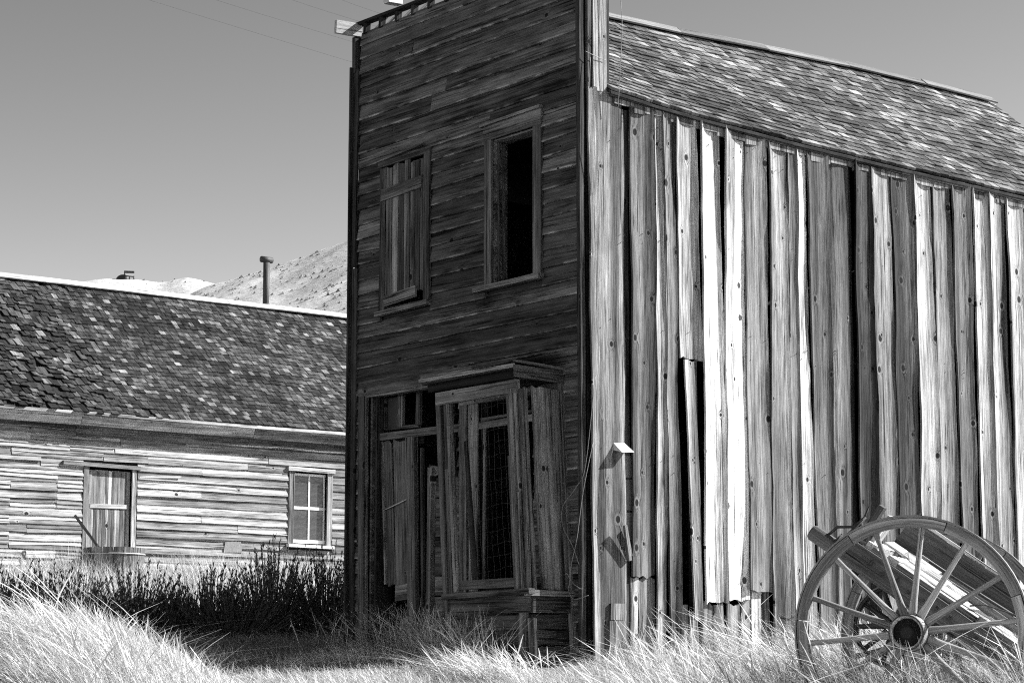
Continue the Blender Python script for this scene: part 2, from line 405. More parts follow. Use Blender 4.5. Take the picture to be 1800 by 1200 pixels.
# the outer siding edge closing the thin left end
# --- broken cornice on top
cor = board('cornice', bld, M_trim, (-3.76, .0, FTOP + .10), (-.1, .0, FTOP + .10), ey, ez, .09, .03, segs=8, bow=.012, tone=.2)
for i in range(13):
    x = -3.62 + i * .29
    trim('cornice_block', cor, (x, -.03, FTOP - .01), (x + .01, -.03, FTOP + .10), ex, ey, .045, .06, .25)
trim('cornice_bracket', cor, (-3.77, .02, FTOP + .055), (-3.77, -.31, FTOP + .045), ez, ex, .14, .045, 1., M_pale, segs=2, jag=.012)
trim('cornice_bracket', cor, (-3.05, .0, FTOP + .20), (-3.00, -.22, FTOP + .17), ez, ex, .09, .10, 1., M_pale, segs=2, jag=.012)
for i, x in enumerate((-3.5, -3.28, -2.98, -2.7)):
    trim('cornice_lath', cor, (x, .02, FTOP + .0), (x + .24, .05, FTOP + .12), ez, -ey, .03, .012, 1., M_pale)
trim('cornice_base', cor, (-3.80, -.02, FTOP - .025), (-3.80, -.02, FTOP - .42), ey, ex, .08, .06, .3)

# --- upper windows
def win(x0, x1, z0, z1):
    m = MB()
    for a, b, c, d in ((x0 - .02, x0, z0, z1), (x1, x1 + .02, z0, z1)): boxg(m, a, b, -.015, .15, c, d, 1.3)
    boxg(m, x0 - .02, x1 + .02, -.015, .15, z1, z1 + .02, 1.); boxg(m, x0 - .02, x1 + .02, -.015, .15, z0 - .02, z0, 1.)
    return m.build('window', M_trim, bld)
w1 = win(-3.17, -2.50, 3.56, 5.0)
trim('casing', w1, (-3.23, -.024, 3.53), (-3.225, -.024, 5.03), ex, -ey, .10, .022, .65)
trim('casing', w1, (-2.455, -.024, 3.54), (-2.45, -.024, 5.09), ex, -ey, .10, .024, .8)
trim('window_head', w1, (-3.28, -.03, 5.065), (-2.40, -.03, 5.075), ez, -ey, .055, .03, 1., bow=.02)
trim('window_head', w1, (-3.29, -.06, 5.10), (-2.44, -.075, 5.135), ez, -ey, .018, .035, 1.4, bow=.03, segs=6)
trim('sill', w1, (-3.32, -.02, 3.50), (-2.40, -.02, 3.515), ez, -ey, .045, .06, 1.1)
xs = [-3.17, -3.06, -2.95, -2.845, -2.74, -2.66, -2.565, -2.47]
for i, (a, b) in enumerate(zip(xs, xs[1:])):
    trim('shutter_board', w1, ((a + b) / 2, -.02, 3.66), ((a + b) / 2 + .008, -.022, 5.02 + r.uniform(-.02, .04)), ex, -ey, b - a - .008, .02, r.choice([.6, .9, 1.1, 1.5]), jag=.015, r=r, cup=.003, nu=3, wav=.004)
trim('batten', w1, (-3.23, -.043, 4.74), (-2.52, -.045, 4.77), ez, -ey, .125, .022, 1.3, jag=.015)
trim('batten', w1, (-3.17, -.043, 3.62), (-2.60, -.045, 3.655), ez, -ey, .11, .022, 1.3, jag=.012)
w2 = win(-1.38, -.74, 3.56, 4.96)
trim('casing', w2, (-1.44, -.024, 3.54), (-1.44, -.024, 5.03), ex, -ey, .115, .024, .85)
trim('casing', w2, (-.68, -.024, 3.54), (-.68, -.024, 5.03), ex, -ey, .125, .024, .85)
trim('window_head', w2, (-1.51, -.024, 5.055), (-.61, -.024, 5.06), ez, -ey, .15, .026, .8)
trim('window_head', w2, (-1.53, -.03, 5.135), (-.60, -.03, 5.155), ez, -ey, .03, .05, 1., bow=.01)
trim('sill', w2, (-1.62, -.02, 3.52), (-.60, -.02, 3.525), ez, -ey, .05, .075, .95)
trim('sash_stop', w2, (-1.37, .03, 3.56), (-1.37, .03, 4.95), ey, ex, .02, .02, 1.4)
trim('sash_stop', w2, (-1.37, .09, 3.56), (-1.37, .09, 4.95), ey, ex, .025, .018, 1.2)

# --- doorway on the left of the ground floor
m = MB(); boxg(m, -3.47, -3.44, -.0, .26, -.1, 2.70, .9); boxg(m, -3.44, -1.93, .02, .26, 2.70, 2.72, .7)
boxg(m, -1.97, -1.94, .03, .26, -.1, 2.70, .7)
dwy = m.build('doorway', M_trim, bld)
trim('header', dwy, (-3.62, -.02, 2.755), (-1.72, -.02, 2.745), ez, -ey, .15, .04, .9)
trim('header', dwy, (-3.62, .0, 2.685), (-1.72, .0, 2.675), ey, -ez, .09, .03, 1.3)
trim('casing', dwy, (-3.52, -.02, .05), (-3.55, -.02, 2.68), ex, -ey, .135, .035, 1.2)
trim('casing', dwy, (-3.49, -.055, .05), (-3.52, -.055, 2.68), ex, -ey, .035, .015, 1.1)
trim('jamb', dwy, (-3.43, .13, .05), (-3.43, .13, 2.68), ey, ex, .2, .03, .3)
trim('transom_bar', dwy, (-3.50, .10, 2.255), (-1.98, .10, 2.235), ez, -ey, .075, .04, 1.7)
trim('transom_rail', dwy, (-3.42, .15, 2.335), (-2.80, .15, 2.325), ez, -ey, .03, .03, 1.)
for x, w_, t_ in ((-3.405, .03, 1.2), (-3.125, .04, 1.6), (-3.085, .025, 1.), (-2.815, .045, 1.), (-2.775, .025, .7)):
    trim('mullion', dwy, (x, .15, 2.33), (x, .15, 2.68), ex, -ey, w_, .035, t_)
pn = MB(); boxg(pn, -3.39, -3.15, .155, .162, 2.34, 2.66)
pn.build('pane', M_glass, dwy)
trim('door_plank', dwy, (-3.235, .15, .74), (-3.325, .14, 2.19), ex, -ey, .13, .025, .6, jag=.02, cup=.004, nu=3)
trim('door_plank', dwy, (-3.06, .15, .72), (-3.11, .14, 2.20), ex, -ey, .22, .025, 1.3, jag=.03, cup=.006, nu=3, wav=.012)
trim('door_plank', dwy, (-3.33, .13, .74), (-3.40, .12, 2.2), ex, -ey, .022, .03, 2.0)
trim('door_plank', dwy, (-3.17, .14, .66), (-2.90, .14, .67), ez, -ey, .16, .025, 1.5)
trim('door_plank', dwy, (-3.10, .16, .28), (-2.93, .15, .30), ez, -ey, .26, .025, 1.3)
trim('door_plank', dwy, (-3.40, .2, 2.21), (-2.80, .2, 2.195), ez, -ey, .09, .02, .9)
trim('door_stile', dwy, (-2.83, .12, .15), (-2.90, .12, 2.2), ex, -ey, .10, .05, 1.0)
trim('door_stile', dwy, (-2.755, .10, .15), (-2.80, .10, 2.21), ex, -ey, .05, .05, .7)
trim('door_stile', dwy, (-2.67, .12, .15), (-2.70, .12, 2.08), ex, -ey, .035, .03, 1.3)
for i in range(9):
    zz = .12 + i * .195
    trim('low_wall_board', dwy, (-2.66, .2, zz), (-1.98, .2, zz - .02), ez, -ey, .185, .02, rnd.uniform(.9, 1.5), jag=.02)
trim('low_wall_board', dwy, (-2.66, .2, 1.86), (-2.3, .2, 1.82), ez, -ey, .12, .02, 1.2, jag=.06, taper=.4)
trim('loose_post', dwy, (-2.45, .05, .10), (-2.44, .07, 1.87), ex, -ey, .065, .06, 2.4)
trim('threshold', dwy, (-3.44, .1, .12), (-1.97, .1, .02), ey, ez, .3, .05, .8)
s = MB(); tube(s, [(-3.36, .10, 1.50), (-3.2, .09, 1.53), (-2.93, .09, 1.59)], .006, 5)
s.build('string', M_pale, dwy)

# --- bay window
def bx(x, zz): return x + .075 * (2.43 - zz)      # the bay leans to the left at its top
m = MB()
boxg(m, -1.62, -.33, -.44, .0, 2.50, 2.53, .6)      # ceiling
bv = [V((bx(-1.60, .5), -.47, .50)), V((bx(-.36, .5), -.47, .50)), V((bx(-.36, .5), -.03, .50)), V((bx(-1.60, .5), -.03, .50))]
m.add(bv + [p + V((0, 0, .03)) for p in bv], [(3, 2, 1, 0), (4, 5, 6, 7), (0, 1, 5, 4), (1, 2, 6, 5), (2, 3, 7, 6), (3, 0, 4, 7)], None, .7)
bay = m.build('bay_window', M_trim, bld)
FY = -.47
def vpost(x, w_, t_, tone, y=FY, z0=.58, z1=2.40, **k):
    return trim('post', bay, (bx(x, z0), y, z0), (bx(x, z1), y, z1), ex, -ey, w_, t_, tone, **k)
vpost(-1.60, .075, .05, .8, z0=.1); vpost(-1.525, .05, .04, 1.1, z1=1.75); vpost(-1.53, .045, .03, 1.0, z0=1.7); vpost(-1.455, .045, .05, 1.9)
vpost(-.535, .05, .04, .9); vpost(-.475, .045, .07, 2.0); vpost(-.425, .035, .055, 1.5); vpost(-.385, .03, .035, .8)
vpost(-.565, .06, .03, 1.3, z1=1.80)
trim('lintel', bay, (-1.63, FY - .01, 2.425), (-.40, FY - .01, 2.435), ez, -ey, .12, .05, 1.25)
trim('sash_rail', bay, (bx(-1.56, .65), FY + .02, .645), (bx(-.47, .65), FY + .02, .655), ez, -ey, .085, .04, .9)
trim('sill', bay, (bx(-1.60, .55), FY - .03, .555), (bx(-.30, .55), FY - .03, .56), ez, -ey, .05, .07, 1.3)
trim('sill', bay, (bx(-.37, .55), -.56, .555), (bx(-.37, .55), -.02, .55), ez, ex, .05, .06, 1.2)
trim('apron', bay, (bx(-1.60, .45), FY, .455), (bx(-.36, .45), FY, .455), ez, -ey, .145, .03, 1.)
trim('apron', bay, (bx(-.37, .45), -.49, .455), (bx(-.37, .45), -.02, .45), ez, ex, .15, .03, .8)
for i, zz in enumerate((.30, .16, .02)):
    trim('apron', bay, (bx(-1.55, .3), FY + .05, zz), (bx(-.40, .3), FY + .05, zz), ez, -ey, .13, .025, .7)
    trim('apron', bay, (bx(-.42, .3), -.44, zz), (bx(-.42, .3), -.02, zz), ez, ex, .125, .025, .6)
trim('stub', bay, (-.30, -.50, -.15), (-.30, -.50, .38), ex, -ey, .10, .03, .9); trim('stub', bay, (-.20, -.46, -.15), (-.17, -.50, .33), ex, -ey, .09, .03, .8)
# right side of the bay: planks with a gap
def vside(y, w_, tone, z0=.58, z1=2.42, t_=.022, x=-.375, **k):
    return trim('side_plank', bay, (bx(x, z0), y, z0), (bx(x, z1), y, z1), ey, ex, w_, t_, tone, **k)
vside(-.27, .215, 1.3, cup=.012, nu=5, wav=.010, jag=.01); vside(-.125, .06, 1.1); vside(-.075, .035, 1.3, t_=.03)
vside(-.03, .05, 1.0, z0=.05, z1=2.6, t_=.05); vside(-.445, .03, .8)
# cornice of the bay
trim('bay_cornice', bay, (-1.80, -.58, 2.605), (-.34, -.58, 2.60), ez, -ey, .034, .022, 1.6)
trim('bay_cornice', bay, (-1.80, -.545, 2.645), (-1.0, -.545, 2.655), ez, -ey, .05, .03, 1.); trim('bay_cornice', bay, (-.98, -.54, 2.65), (-.40, -.54, 2.66), ez, -ey, .035, .03, .7)
trim('bay_cornice', bay, (-1.78, -.50, 2.545), (-.37, -.50, 2.55), ez, ey, .09, .02, .10)  # near-black board, shade of the gap under the cornice painted in
trim('bay_cornice', bay, (-.335, -.60, 2.545), (-.335, -.02, 2.54), ez, ex, .11, .022, .45)
trim('bay_cornice', bay, (-.31, -.62, 2.635), (-.31, -.02, 2.61), ez, ex, .022, .03, 1.2)
trim('bay_soffit', bay, (-1.78, -.3, 2.575), (-.34, -.3, 2.58), ey, ez, .54, .015, .6)
for i in range(3):
    trim('bay_roof_board', bay, (-1.80, -.50 + i * .17, 2.675 + i * .035), (-.32, -.50 + i * .17, 2.68 + i * .035), V((0, .97, .2)), V((0, -.2, .97)), .17, .012, rnd.uniform(.4, .7), jag=.02, bow=.008)
# inner wall of the bay, seen through the missing glass
iw = bay
trim('inner_casing', iw, (-1.80, -.035, .62), (-1.80, -.035, 2.43), ex, -ey, .115, .03, 1.6)
trim('inner_casing', iw, (-1.655, -.03, .62), (-1.67, -.03, 2.43), ex, -ey, .15, .02, 1.5)
trim('inner_casing', iw, (-1.535, .0, .66), (-1.535, .0, 2.20), ex, -ey, .03, .02, 1.5)
trim('inner_head', iw, (-1.87, -.035, 2.47), (-.70, -.035, 2.475), ez, -ey, .10, .03, 1.7)
trim('inner_bar', iw, (-1.60, -.01, 2.195), (-.75, -.01, 2.20), ez, -ey, .065, .03, 1.9)
trim('inner_bar', iw, (-1.58, -.0, 2.26), (-.75, -.0, 2.265), ez, -ey, .03, .02, 1.)
trim('inner_bar', iw, (-1.10, .0, 2.28), (-1.10, .0, 2.42), ex, -ey, .03, .02, 1.2); trim('inner_bar', iw, (-1.02, .0, 2.33), (-.85, .0, 2.335), ez, -ey, .07, .02, 1.8)
trim('fallen_lath', iw, (-1.45, .5, 1.45), (-1.0, .5, 1.05), ez, -ey, .06, .02, 1.5)
trim('broken_board', iw, (bx(-1.40, .7), -.3, .66), (bx(-1.46, 2.1), -.3, 2.05), ex, -ey, .09, .015, .35, jag=.05, taper=.5)
# wire mesh
mm = MB(); rr = random.Random(4)
for i in range(12):
    x = -1.42 + i * .083
    tube(mm, [(bx(x, zz) + rr.uniform(-.004, .004), FY - .055 + rr.uniform(-.01, .01), zz) for zz in np.linspace(.62, 2.42, 10)], .0011, 3, cap=False)
for i in range(16):
    zz = .66 + i * .115
    tube(mm, [(bx(-1.46, zz) + .1 * q, FY - .055 + rr.uniform(-.012, .012), zz + rr.uniform(-.008, .008) - .02 * math.sin(q * .5)) for q in range(11)], .0011, 3, cap=False)
mm.build('wire_mesh', M_iron, bay)

# --- sunlit plank side
m = MB()
for z0 in (.25, 2.9, 4.95): boxg(m, -.13, -.035, .06, LEN, z0, z0 + .12)
for y in np.arange(.1, LEN, .62): boxg(m, -.135, -.04, y, y + .05, -.3, 5.0)
side = m.build('side_wall', M_inner, bld)
EV = [(-1, 5.25), (.124, 5.237), (1.116, 5.152), (2.81, 5.09), (4.324, 5.051), (6.162, 5.022), (8.2, 5.02)]
def ev(y): return float(np.interp(y, [e[0] for e in EV], [e[1] for e in EV]))
# y0, y1, bottom, tone, cup, tilt towards the right
PL = [(.015, .105, -.15, 1.25, .002, .0), (.10, .41, -.15, .95, -.004, -.02), (.51, .78, .72, .78, .006, -.02), (.785, .925, .05, .95, .010, .02), (.935, 1.09, .05, .8, .006, -.03),
      (1.095, 1.35, 2.78, 1.05, .012, .0), (1.37, 1.66, .50, 2.15, .018, .10), (1.69, 1.98, .52, 2.25, .005, .12), (2.0, 2.26, .62, .85, .006, -.02), (2.29, 2.55, .1, 1.05, .012, .03),
      (2.565, 2.69, .1, 1.0, .008, .0), (2.70, 2.85, .1, 1.3, .004, .03), (2.885, 3.165, .1, .72, .010, -.03), (3.18, 3.465, .1, .95, -.012, .02), (3.50, 3.775, .1, .48, .018, -.05),
      (3.79, 4.075, .1, .95, .006, .0), (4.09, 4.39, .1, .64, .014, -.04), (4.41, 4.705, .1, 1.2, .016, .05), (4.72, 4.99, .1, .85, .01, .0), (5.01, 5.29, .1, 1.05, .018, .04),
      (5.33, 5.60, .1, 1.25, .022, .05), (5.605, 5.89, .1, 1.2, .006, .05), (5.91, 6.19, .1, 1.1, .014, .06)]
y = 6.22
while y < LEN - .1:
    w_ = rnd.uniform(.2, .3); PL.append((y, min(y + w_, LEN), .1, rnd.uniform(.7, 1.4), rnd.uniform(0, .016), rnd.uniform(-.04, .06))); y += w_ + rnd.uniform(.006, .03)
r = random.Random(21)
for i, (a, b, zb, tone, cup, tilt) in enumerate(PL):
    tone = tone ** (2.1 if tone < 1 else 1.6)
    top = ev((a + b) / 2) - r.uniform(.02, .05); w_ = b - a; c = (a + b) / 2
    nd = V((1, tilt, 0)).normalized(); wd = V((-tilt, 1, 0)).normalized()
    lean = r.uniform(-.018, .018)
    tp_, sk_ = {4: (1.25, -.01), 3: (1.15, .02), 5: (.9, 0), 8: (.85, -.01), 12: (1.12, -.015), 13: (1.2, -.012), 14: (1.1, .01), 15: (.8, .0), 19: (1.1, 0.)}.get(i, (1., 0.))
    zb += 0
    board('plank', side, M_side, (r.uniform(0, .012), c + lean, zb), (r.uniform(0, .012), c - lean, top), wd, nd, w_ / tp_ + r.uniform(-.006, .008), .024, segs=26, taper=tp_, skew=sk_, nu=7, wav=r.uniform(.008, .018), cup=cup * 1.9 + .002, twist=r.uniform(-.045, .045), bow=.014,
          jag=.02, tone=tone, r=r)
# the broken plank's replacement and the stubs along the foot of the wall
board('plank', side, M_side, (.034, 1.285, .35), (.022, 1.225, 2.76), V((-.12, 1, 0)).normalized(), V((1, .12, 0)).normalized(), .12, .02, segs=12, nu=4, wav=.012, cup=.008, tone=2., jag=.02, taper=1.3)
for a, b, zb, zt, tone in ((.48, .58, -.1, .72, 1.4), (.60, .80, 0, .71, .8), (1.38, 1.52, 0, .49, .9), (1.53, 1.68, 0, .49, 1.3), (1.70, 1.86, 0, .5, 1.0), (1.88, 2.0, .05, .55, .8), (2.02, 2.16, .05, .62, 1.5), (2.17, 2.28, .05, .6, .9), (1.10, 1.2, 0, .45, 1.6), (1.22, 1.35, 0, .4, 1.1)):
    board('stub_plank', side, M_side, (-.025, (a + b) / 2, zb), (-.025, (a + b) / 2 + r.uniform(-.02, .02), zt), ey, ex, b - a - .01, .02, segs=4, nu=3, wav=.01, jag=.03, tone=tone, r=r)
for y, w_, t_ in ((.462, .085, .22), (.435, .018, 1.1), (3.483, .07, .15)):  # wide ones near black: darkness of the open gaps put into their colour
    board('batten', side, M_side, (-.028 + .01 * (w_ < .02), y, .0), (-.028 + .01 * (w_ < .02), y + .01, 5.08), ey, ex, w_, .015, segs=16, wav=.012, tone=t_, r=r)
y = .30
while y < LEN - .2:
    w_ = r.choice([.1, .13, .15, .28, .33])
    zt = ev(y) + .01
    board('frieze_block', side, M_side, (.024, y + w_ / 2, zt - r.uniform(.11, .16)), (.024, y + w_ / 2, zt), ey, ex, w_ - .008, .02, nu=2, tone=r.uniform(.6, 1.1), jag=.008, r=r)
    y += w_
# little things nailed to the side wall
trim('patch_board', side, (.03, .295, .32), (.03, .30, .47), ey, ex, .17, .02, 1., M_side); trim('patch_board', side, (.03, .29, .0), (.03, .295, .31), ey, ex, .19, .022, .9, M_side)
trim('latch_bar', side, (.10, .335, 1.17), (.05, .43, .86), V((0, .95, .3)), ex, .03, .03, .9, M_side); trim('latch_bar', side, (.055, .385, 1.15), (.035, .46, .90), V((0, .95, .3)), ex, .025, .02, .7, M_side)
tp = MB()
for a, b, c, d in ((.40, .55, 1.62, 1.82), (.405, .55, 1.32, 1.60), (.42, .53, 1.05, 1.30)): board_geo(tp, (-.012, (a + b) / 2, c), (-.012, (a + b) / 2, d), ey, ex, b - a, .004, segs=3, nu=3, bow=.01, cup=.004, tone=.5)
tp.build('tin_patch', M_tin, side)
tf = MB()
tf.add([(.03, .25, 1.86), (.03, .42, 1.86), (.13, .44, 1.84), (.13, .29, 1.83), (.03, .27, 1.93), (.03, .40, 1.935), (.05, .23, 1.78), (.05, .26, 1.88)], [(4, 5, 2, 3), (0, 4, 3), (5, 1, 2), (0, 3, 2, 1), (0, 1, 5, 4), (6, 0, 4, 7)], None, 1.2)
tf.build('tin_flap', M_tin, side)
nl = MB()
for i in range(150):
    a, b, zb, *_ = r.choice(PL[1:22]); y = r.choice([a + .03, b - .03, (a + b) / 2]); zz = r.choice([.8, 1.8, 2.95, 3.9, 4.85]) + r.uniform(-.12, .12)
    if zz < zb + .1: continue
    tube(nl, [(.015, y, zz), (.015 + r.uniform(.02, .035), y + r.uniform(-.005, .005), zz + r.uniform(-.008, .012))], .0035, 4, smooth=False)
tag(nl.build('nail', M_iron, side), kind='stuff')
# false front return above the eave
pil = trim('pilaster', bld, (.0, .145, 5.20), (.0, .15, 6.66), ey, ex, .165, .03, 1.1, M_side, cup=-.003, nu=3)
trim('pilaster_edge', pil, (-.02, .03, 5.16), (-.02, .03, 6.66), ey, ex, .05, .035, .6)
trim('pilaster_edge', pil, (-.02, .255, 5.25), (-.02, .255, 6.6), ey, ex, .05, .02, .35)
m = MB(); boxg(m, -FW + .03, -.04, .06, .20, 5.0, FTOP, .7); m.build('false_front_back', M_inner, bld)
# rear wall, far side, floors
m = MB(); boxg(m, -FW, -.05, LEN - .03, LEN + .02, -.2, 5.0, 1.)
m.add([V((-FW, LEN, 5.0)), V((-.02, LEN, 5.0)), V((-FW / 2, LEN, 6.66))], [(0, 1, 2)]); m.build('rear_wall', M_inner, bld)
mf = MB(); boxg(mf, -FW, -FW + .03, .05, LEN, -.2, 5.05); far = mf.build('far_side_wall', M_inner, bld)
for i in range(27):
    y = .16 + i * .29
    board('plank', far, M_side, (-FW - .005, y, -.1), (-FW - .005, y, 5.0), ey, -ex, .27, .02, segs=4, nu=3, wav=.006, cup=.006, tone=rnd.uniform(.6, 1.2))
m = MB(); boxg(m, -FW + .03, -.14, .3, LEN - .05, .02, .06, .6); boxg(m, -FW + .03, -.14, .3, LEN - .05, 2.93, 2.97, .6); m.build('floor', M_inner, bld)

# --- roof
RX = -FW / 2; EXO = .075
def rz(y): return 6.70 + .012 * y - .03 * math.sin(y * .8)
def roofpt(s, y, side=1):                           # s: 0 eave .. 1 ridge
    xe = EXO if side > 0 else -FW - .07
    z0 = ev(y) + .01
    return V((xe + (RX - xe) * s, y, z0 + (rz(y) - z0) * s - .02 * math.sin(s * 3.14) * math.sin(y * .5)))
m = MB()
ys = np.linspace(.22, LEN + .12, 14)
for sd in (1, -1):
    vs = []; n = 0
    for y in ys:
        for q in range(5): p = roofpt(q / 4, y, sd); vs += [p + V((0, 0, -.03)), p + V((0, 0, -.055))]
    fs = []
    for i in range(len(ys) - 1):
        for q in range(4):
            a = i * 10 + q * 2; b = a + 10
            fs += [(a, a + 2, b + 2, b), (a + 1, b + 1, b + 3, a + 3)]
        a = i * 10; fs.append((a, a + 10, a + 11, a + 1))
    for i in (0, len(ys) - 1):
        for q in range(4): a = i * 10 + q * 2; fs.append((a, a + 2, a + 3, a + 1))
    m.add(vs, fs)
roof = m.build('roof', M_inner, bld)
def shingles(roof, ptf, y0, y1, nrow, expo, wr, named, stuffname, mat, seed, tonef, rough=None, th=.011, gap=.003):
    """courses of single shingles; named(y, row) tells which are parts of their own"""
    r = random.Random(seed); st = MB(); cnt = 0
    for k in range(nrow):
        s0 = k / nrow; s1 = min(1., (k + 1.9) / nrow)
        y = y0 + r.uniform(0, .1)
        sag = wob(r, 3, .15)
        while y < y1:
            w_ = r.uniform(*wr); rg = rough(y) if rough else 0.
            dz = r.uniform(-.006, .006) + rg * r.uniform(-.02, .035); ds = (r.uniform(-.05, .05) + sag(y) * .06 + rg * r.uniform(-.9, .5)) / nrow
            sk = rg * r.uniform(-.04, .04)
            if rg and r.random() < rg * .25: y += w_; continue
            a, b = y + .002, min(y + w_ - gap, y1)
            p = [ptf(max(s0 + ds, -.01), a), ptf(max(s0 + ds, -.01), b), ptf(s1, b), ptf(s1, a)]
            up = (p[1] - p[0]).cross(p[3] - p[0]).normalized()
            if up.z < 0: up = -up
            lo = up * (.016 + dz + rg * r.uniform(0, .03)); lo2 = up * (.016 + dz + rg * r.uniform(0, .03))
            q = [p[0] + lo, p[1] + lo2 + V((0, 0, sk * .2)), p[2] + up * -.004, p[3] + up * -.004]
            t = up * th
            vs = [v - t for v in q] + [v for v in q]
            fs = [(4, 5, 6, 7), (0, 4, 7, 3), (1, 2, 6, 5), (0, 1, 5, 4), (3, 2, 1, 0)]
            if (p[1] - p[0]).cross(p[3] - p[0]).z < 0: fs = [f[::-1] for f in fs]
            o = (r.uniform(0, 60), r.uniform(0, 60), r.uniform(0, 60)); L = (p[3] - p[0]).length
            g = [(o[0] + u * L, o[1] + v * (b - a), o[2] + n * .01) for n in (0, 1) for u, v in ((0, 0), (0, 1), (1, 1), (1, 0))]
            tn = tonef(r, y, k)
            if named and cnt < 300 and named(y, k):
                mb = MB(); mb.add(vs, fs, g, tn); mb.build('shingle', mat, roof); cnt += 1
            else: st.add(vs, fs, g, tn)
            y += w_
    o = st.build(stuffname, mat, roof); tag(o, kind='stuff')
def field(y, k, a, b): return math.sin(y * a + k * .31 + math.sin(k * .4 + y)) * math.sin(y * a * .37 - k * .23 + b) + .5 * math.sin(y * a * 2.3 + k * .7 + b)
def tone_main(r, y, k): return max(.35, r.choice([.5, .6, .7, .85, 1., 1.2, 1.6, 2.]) * (1 + .45 * field(y, k, 1.9, 1.)))
shingles(roof, roofpt, .24, LEN + .15, 23, .12, (.08, .16), lambda y, k: y < 1.95, 'shingles_beyond', M_shingle, 31, tone_main, th=.028)
shingles(roof, lambda s, y: roofpt(s, y, -1), .24, LEN + .15, 21, .12, (.12, .22), None, 'shingles_far_slope', M_shingle, 32, tone_main)
for i in range(6):
    a = .26 + i * 1.31; b = min(a + 1.30, LEN + .15)
    board('ridge_board', roof, M_pale, (RX + .055, a, rz(a) + .0), (RX + .055, b, rz(b) + .0), V((.77, 0, -.64)), V((.64, 0, .77)), .13, .018, segs=4, wav=.004, bow=.006, tone=.42 * rnd.uniform(.9, 1.1))
    board('ridge_board', roof, M_pale, (RX - .055, a, rz(a) - .0), (RX - .055, b, rz(b) - .0), V((-.77, 0, -.64)), V((-.64, 0, .77)), .12, .018, segs=4, wav=.004, bow=.006, tone=.7)
for i in range(4):
    a = .24 + i * 2.0; b = min(a + 1.99, LEN + .1)
    board('eave_board', roof, M_trim, (EXO - .03, a, ev(a) - .04), (EXO - .03, b, ev(b) - .04), ez, ex, .05, .02, segs=5, wav=.004, tone=.7)
# loose wires at the corner
def wire(name, pts, rad, label, cat='wire', mat=None, n=5, sub=6):
    P = [V(p) for p in pts]; out = []
    for i in range(len(P) - 1):
        p0, p1, p2, p3 = P[max(i - 1, 0)], P[i], P[i + 1], P[min(i + 2, len(P) - 1)]
        for k in range(sub):
            t = k / sub
            out.append(.5 * ((2 * p1) + (p2 - p0) * t + (2 * p0 - 5 * p1 + 4 * p2 - p3) * t * t + (3 * p1 - p0 - 3 * p2 + p3) * t ** 3))
    out.append(P[-1]); m = MB(); tube(m, out, rad, n); o = m.build(name, mat or M_iron)
    if label: tag(o, label, cat)
    return o
wire('loose_wire', [(.10, .0, 2.5), (.02, -.05, 1.70), (-.06, -.10, 1.50), (-.22, -.12, 1.34), (-.22, -.12, 1.16), (-.11, -.1, .98), (-.04, -.08, .81)], .0032, 'thin wire hanging in a loose curl beside the dark corner of the shop', mat=M_wire)
wire('loose_wire', [(.09, -.02, 1.9), (.05, -.10, 1.48), (-.02, -.12, 1.05), (-.10, -.12, .82), (-.12, -.12, .68), (-.14, -.12, .58), (-.05, -.13, .50), (.13, -.12, .53)], .0032, 'thin wire drooping to a bottom loop near the foot of the shop corner', mat=M_wire)
wire('loose_wire', [(-.20, -.12, .72), (-.14, -.14, .73), (-.10, -.12, .66), (.0, -.12, .60), (.03, -.10, .59)], .0032, 'short kinked wire sticking out below the bay window near the corner', mat=M_wire)
wire('loose_wire', [(.07, .27, 6.9), (.11, .29, 6.4), (.13, .33, 5.9), (.12, .31, 5.4), (.10, .30, 5.05)], .0032, 'thin wire dangling past the roof edge beside the pilaster', mat=M_wire)
wire('loose_wire', [(.03, -.04, 5.55), (.045, .06, 5.52), (.045, .20, 5.50)], .003, 'thin wire wrapped round the corner post below the false front', mat=M_wire)
wire('loose_wire', [(.035, .02, 5.5), (.05, -.02, 5.0), (.05, .0, 4.75), (.03, .03, 4.4), (.03, .04, 4.2)], .003, 'wire running down the sunlit corner edge under the eave', mat=M_wire)
# overhead wires far behind
for (p, q), lab in ((((-38.2, 16.2, 18.55), (-34.7, 20.6, 16.8)), 'lowest of the thin overhead wires crossing the sky left of the shop'),
                    (((-37.03, 17.62, 18.55), (-34.83, 20.42, 17.45)), 'second overhead wire from the bottom in the sky left of the shop'),
                    (((-35.7, 19.3, 18.55), (-34.83, 20.42, 18.10)), 'third overhead wire from the bottom, ending at the cornice'),
                    (((-34.84, 20.41, 18.55), (-34.32, 21.07, 18.26)), 'topmost short overhead wire just above the cornice end')):
    p, q = V(p), V(q); e = q - p
    a, b = p - e * 4, q + e * 5
    m = MB(); tube(m, [a + (b - a) * t + V((0, 0, -.6 * 4 * t * (1 - t) + .6 * 4 * .45 * .55)) for t in np.linspace(0, 1, 24)], .0022, 4)
    tag(m.build('overhead_wire', M_iron), lab, 'wire')

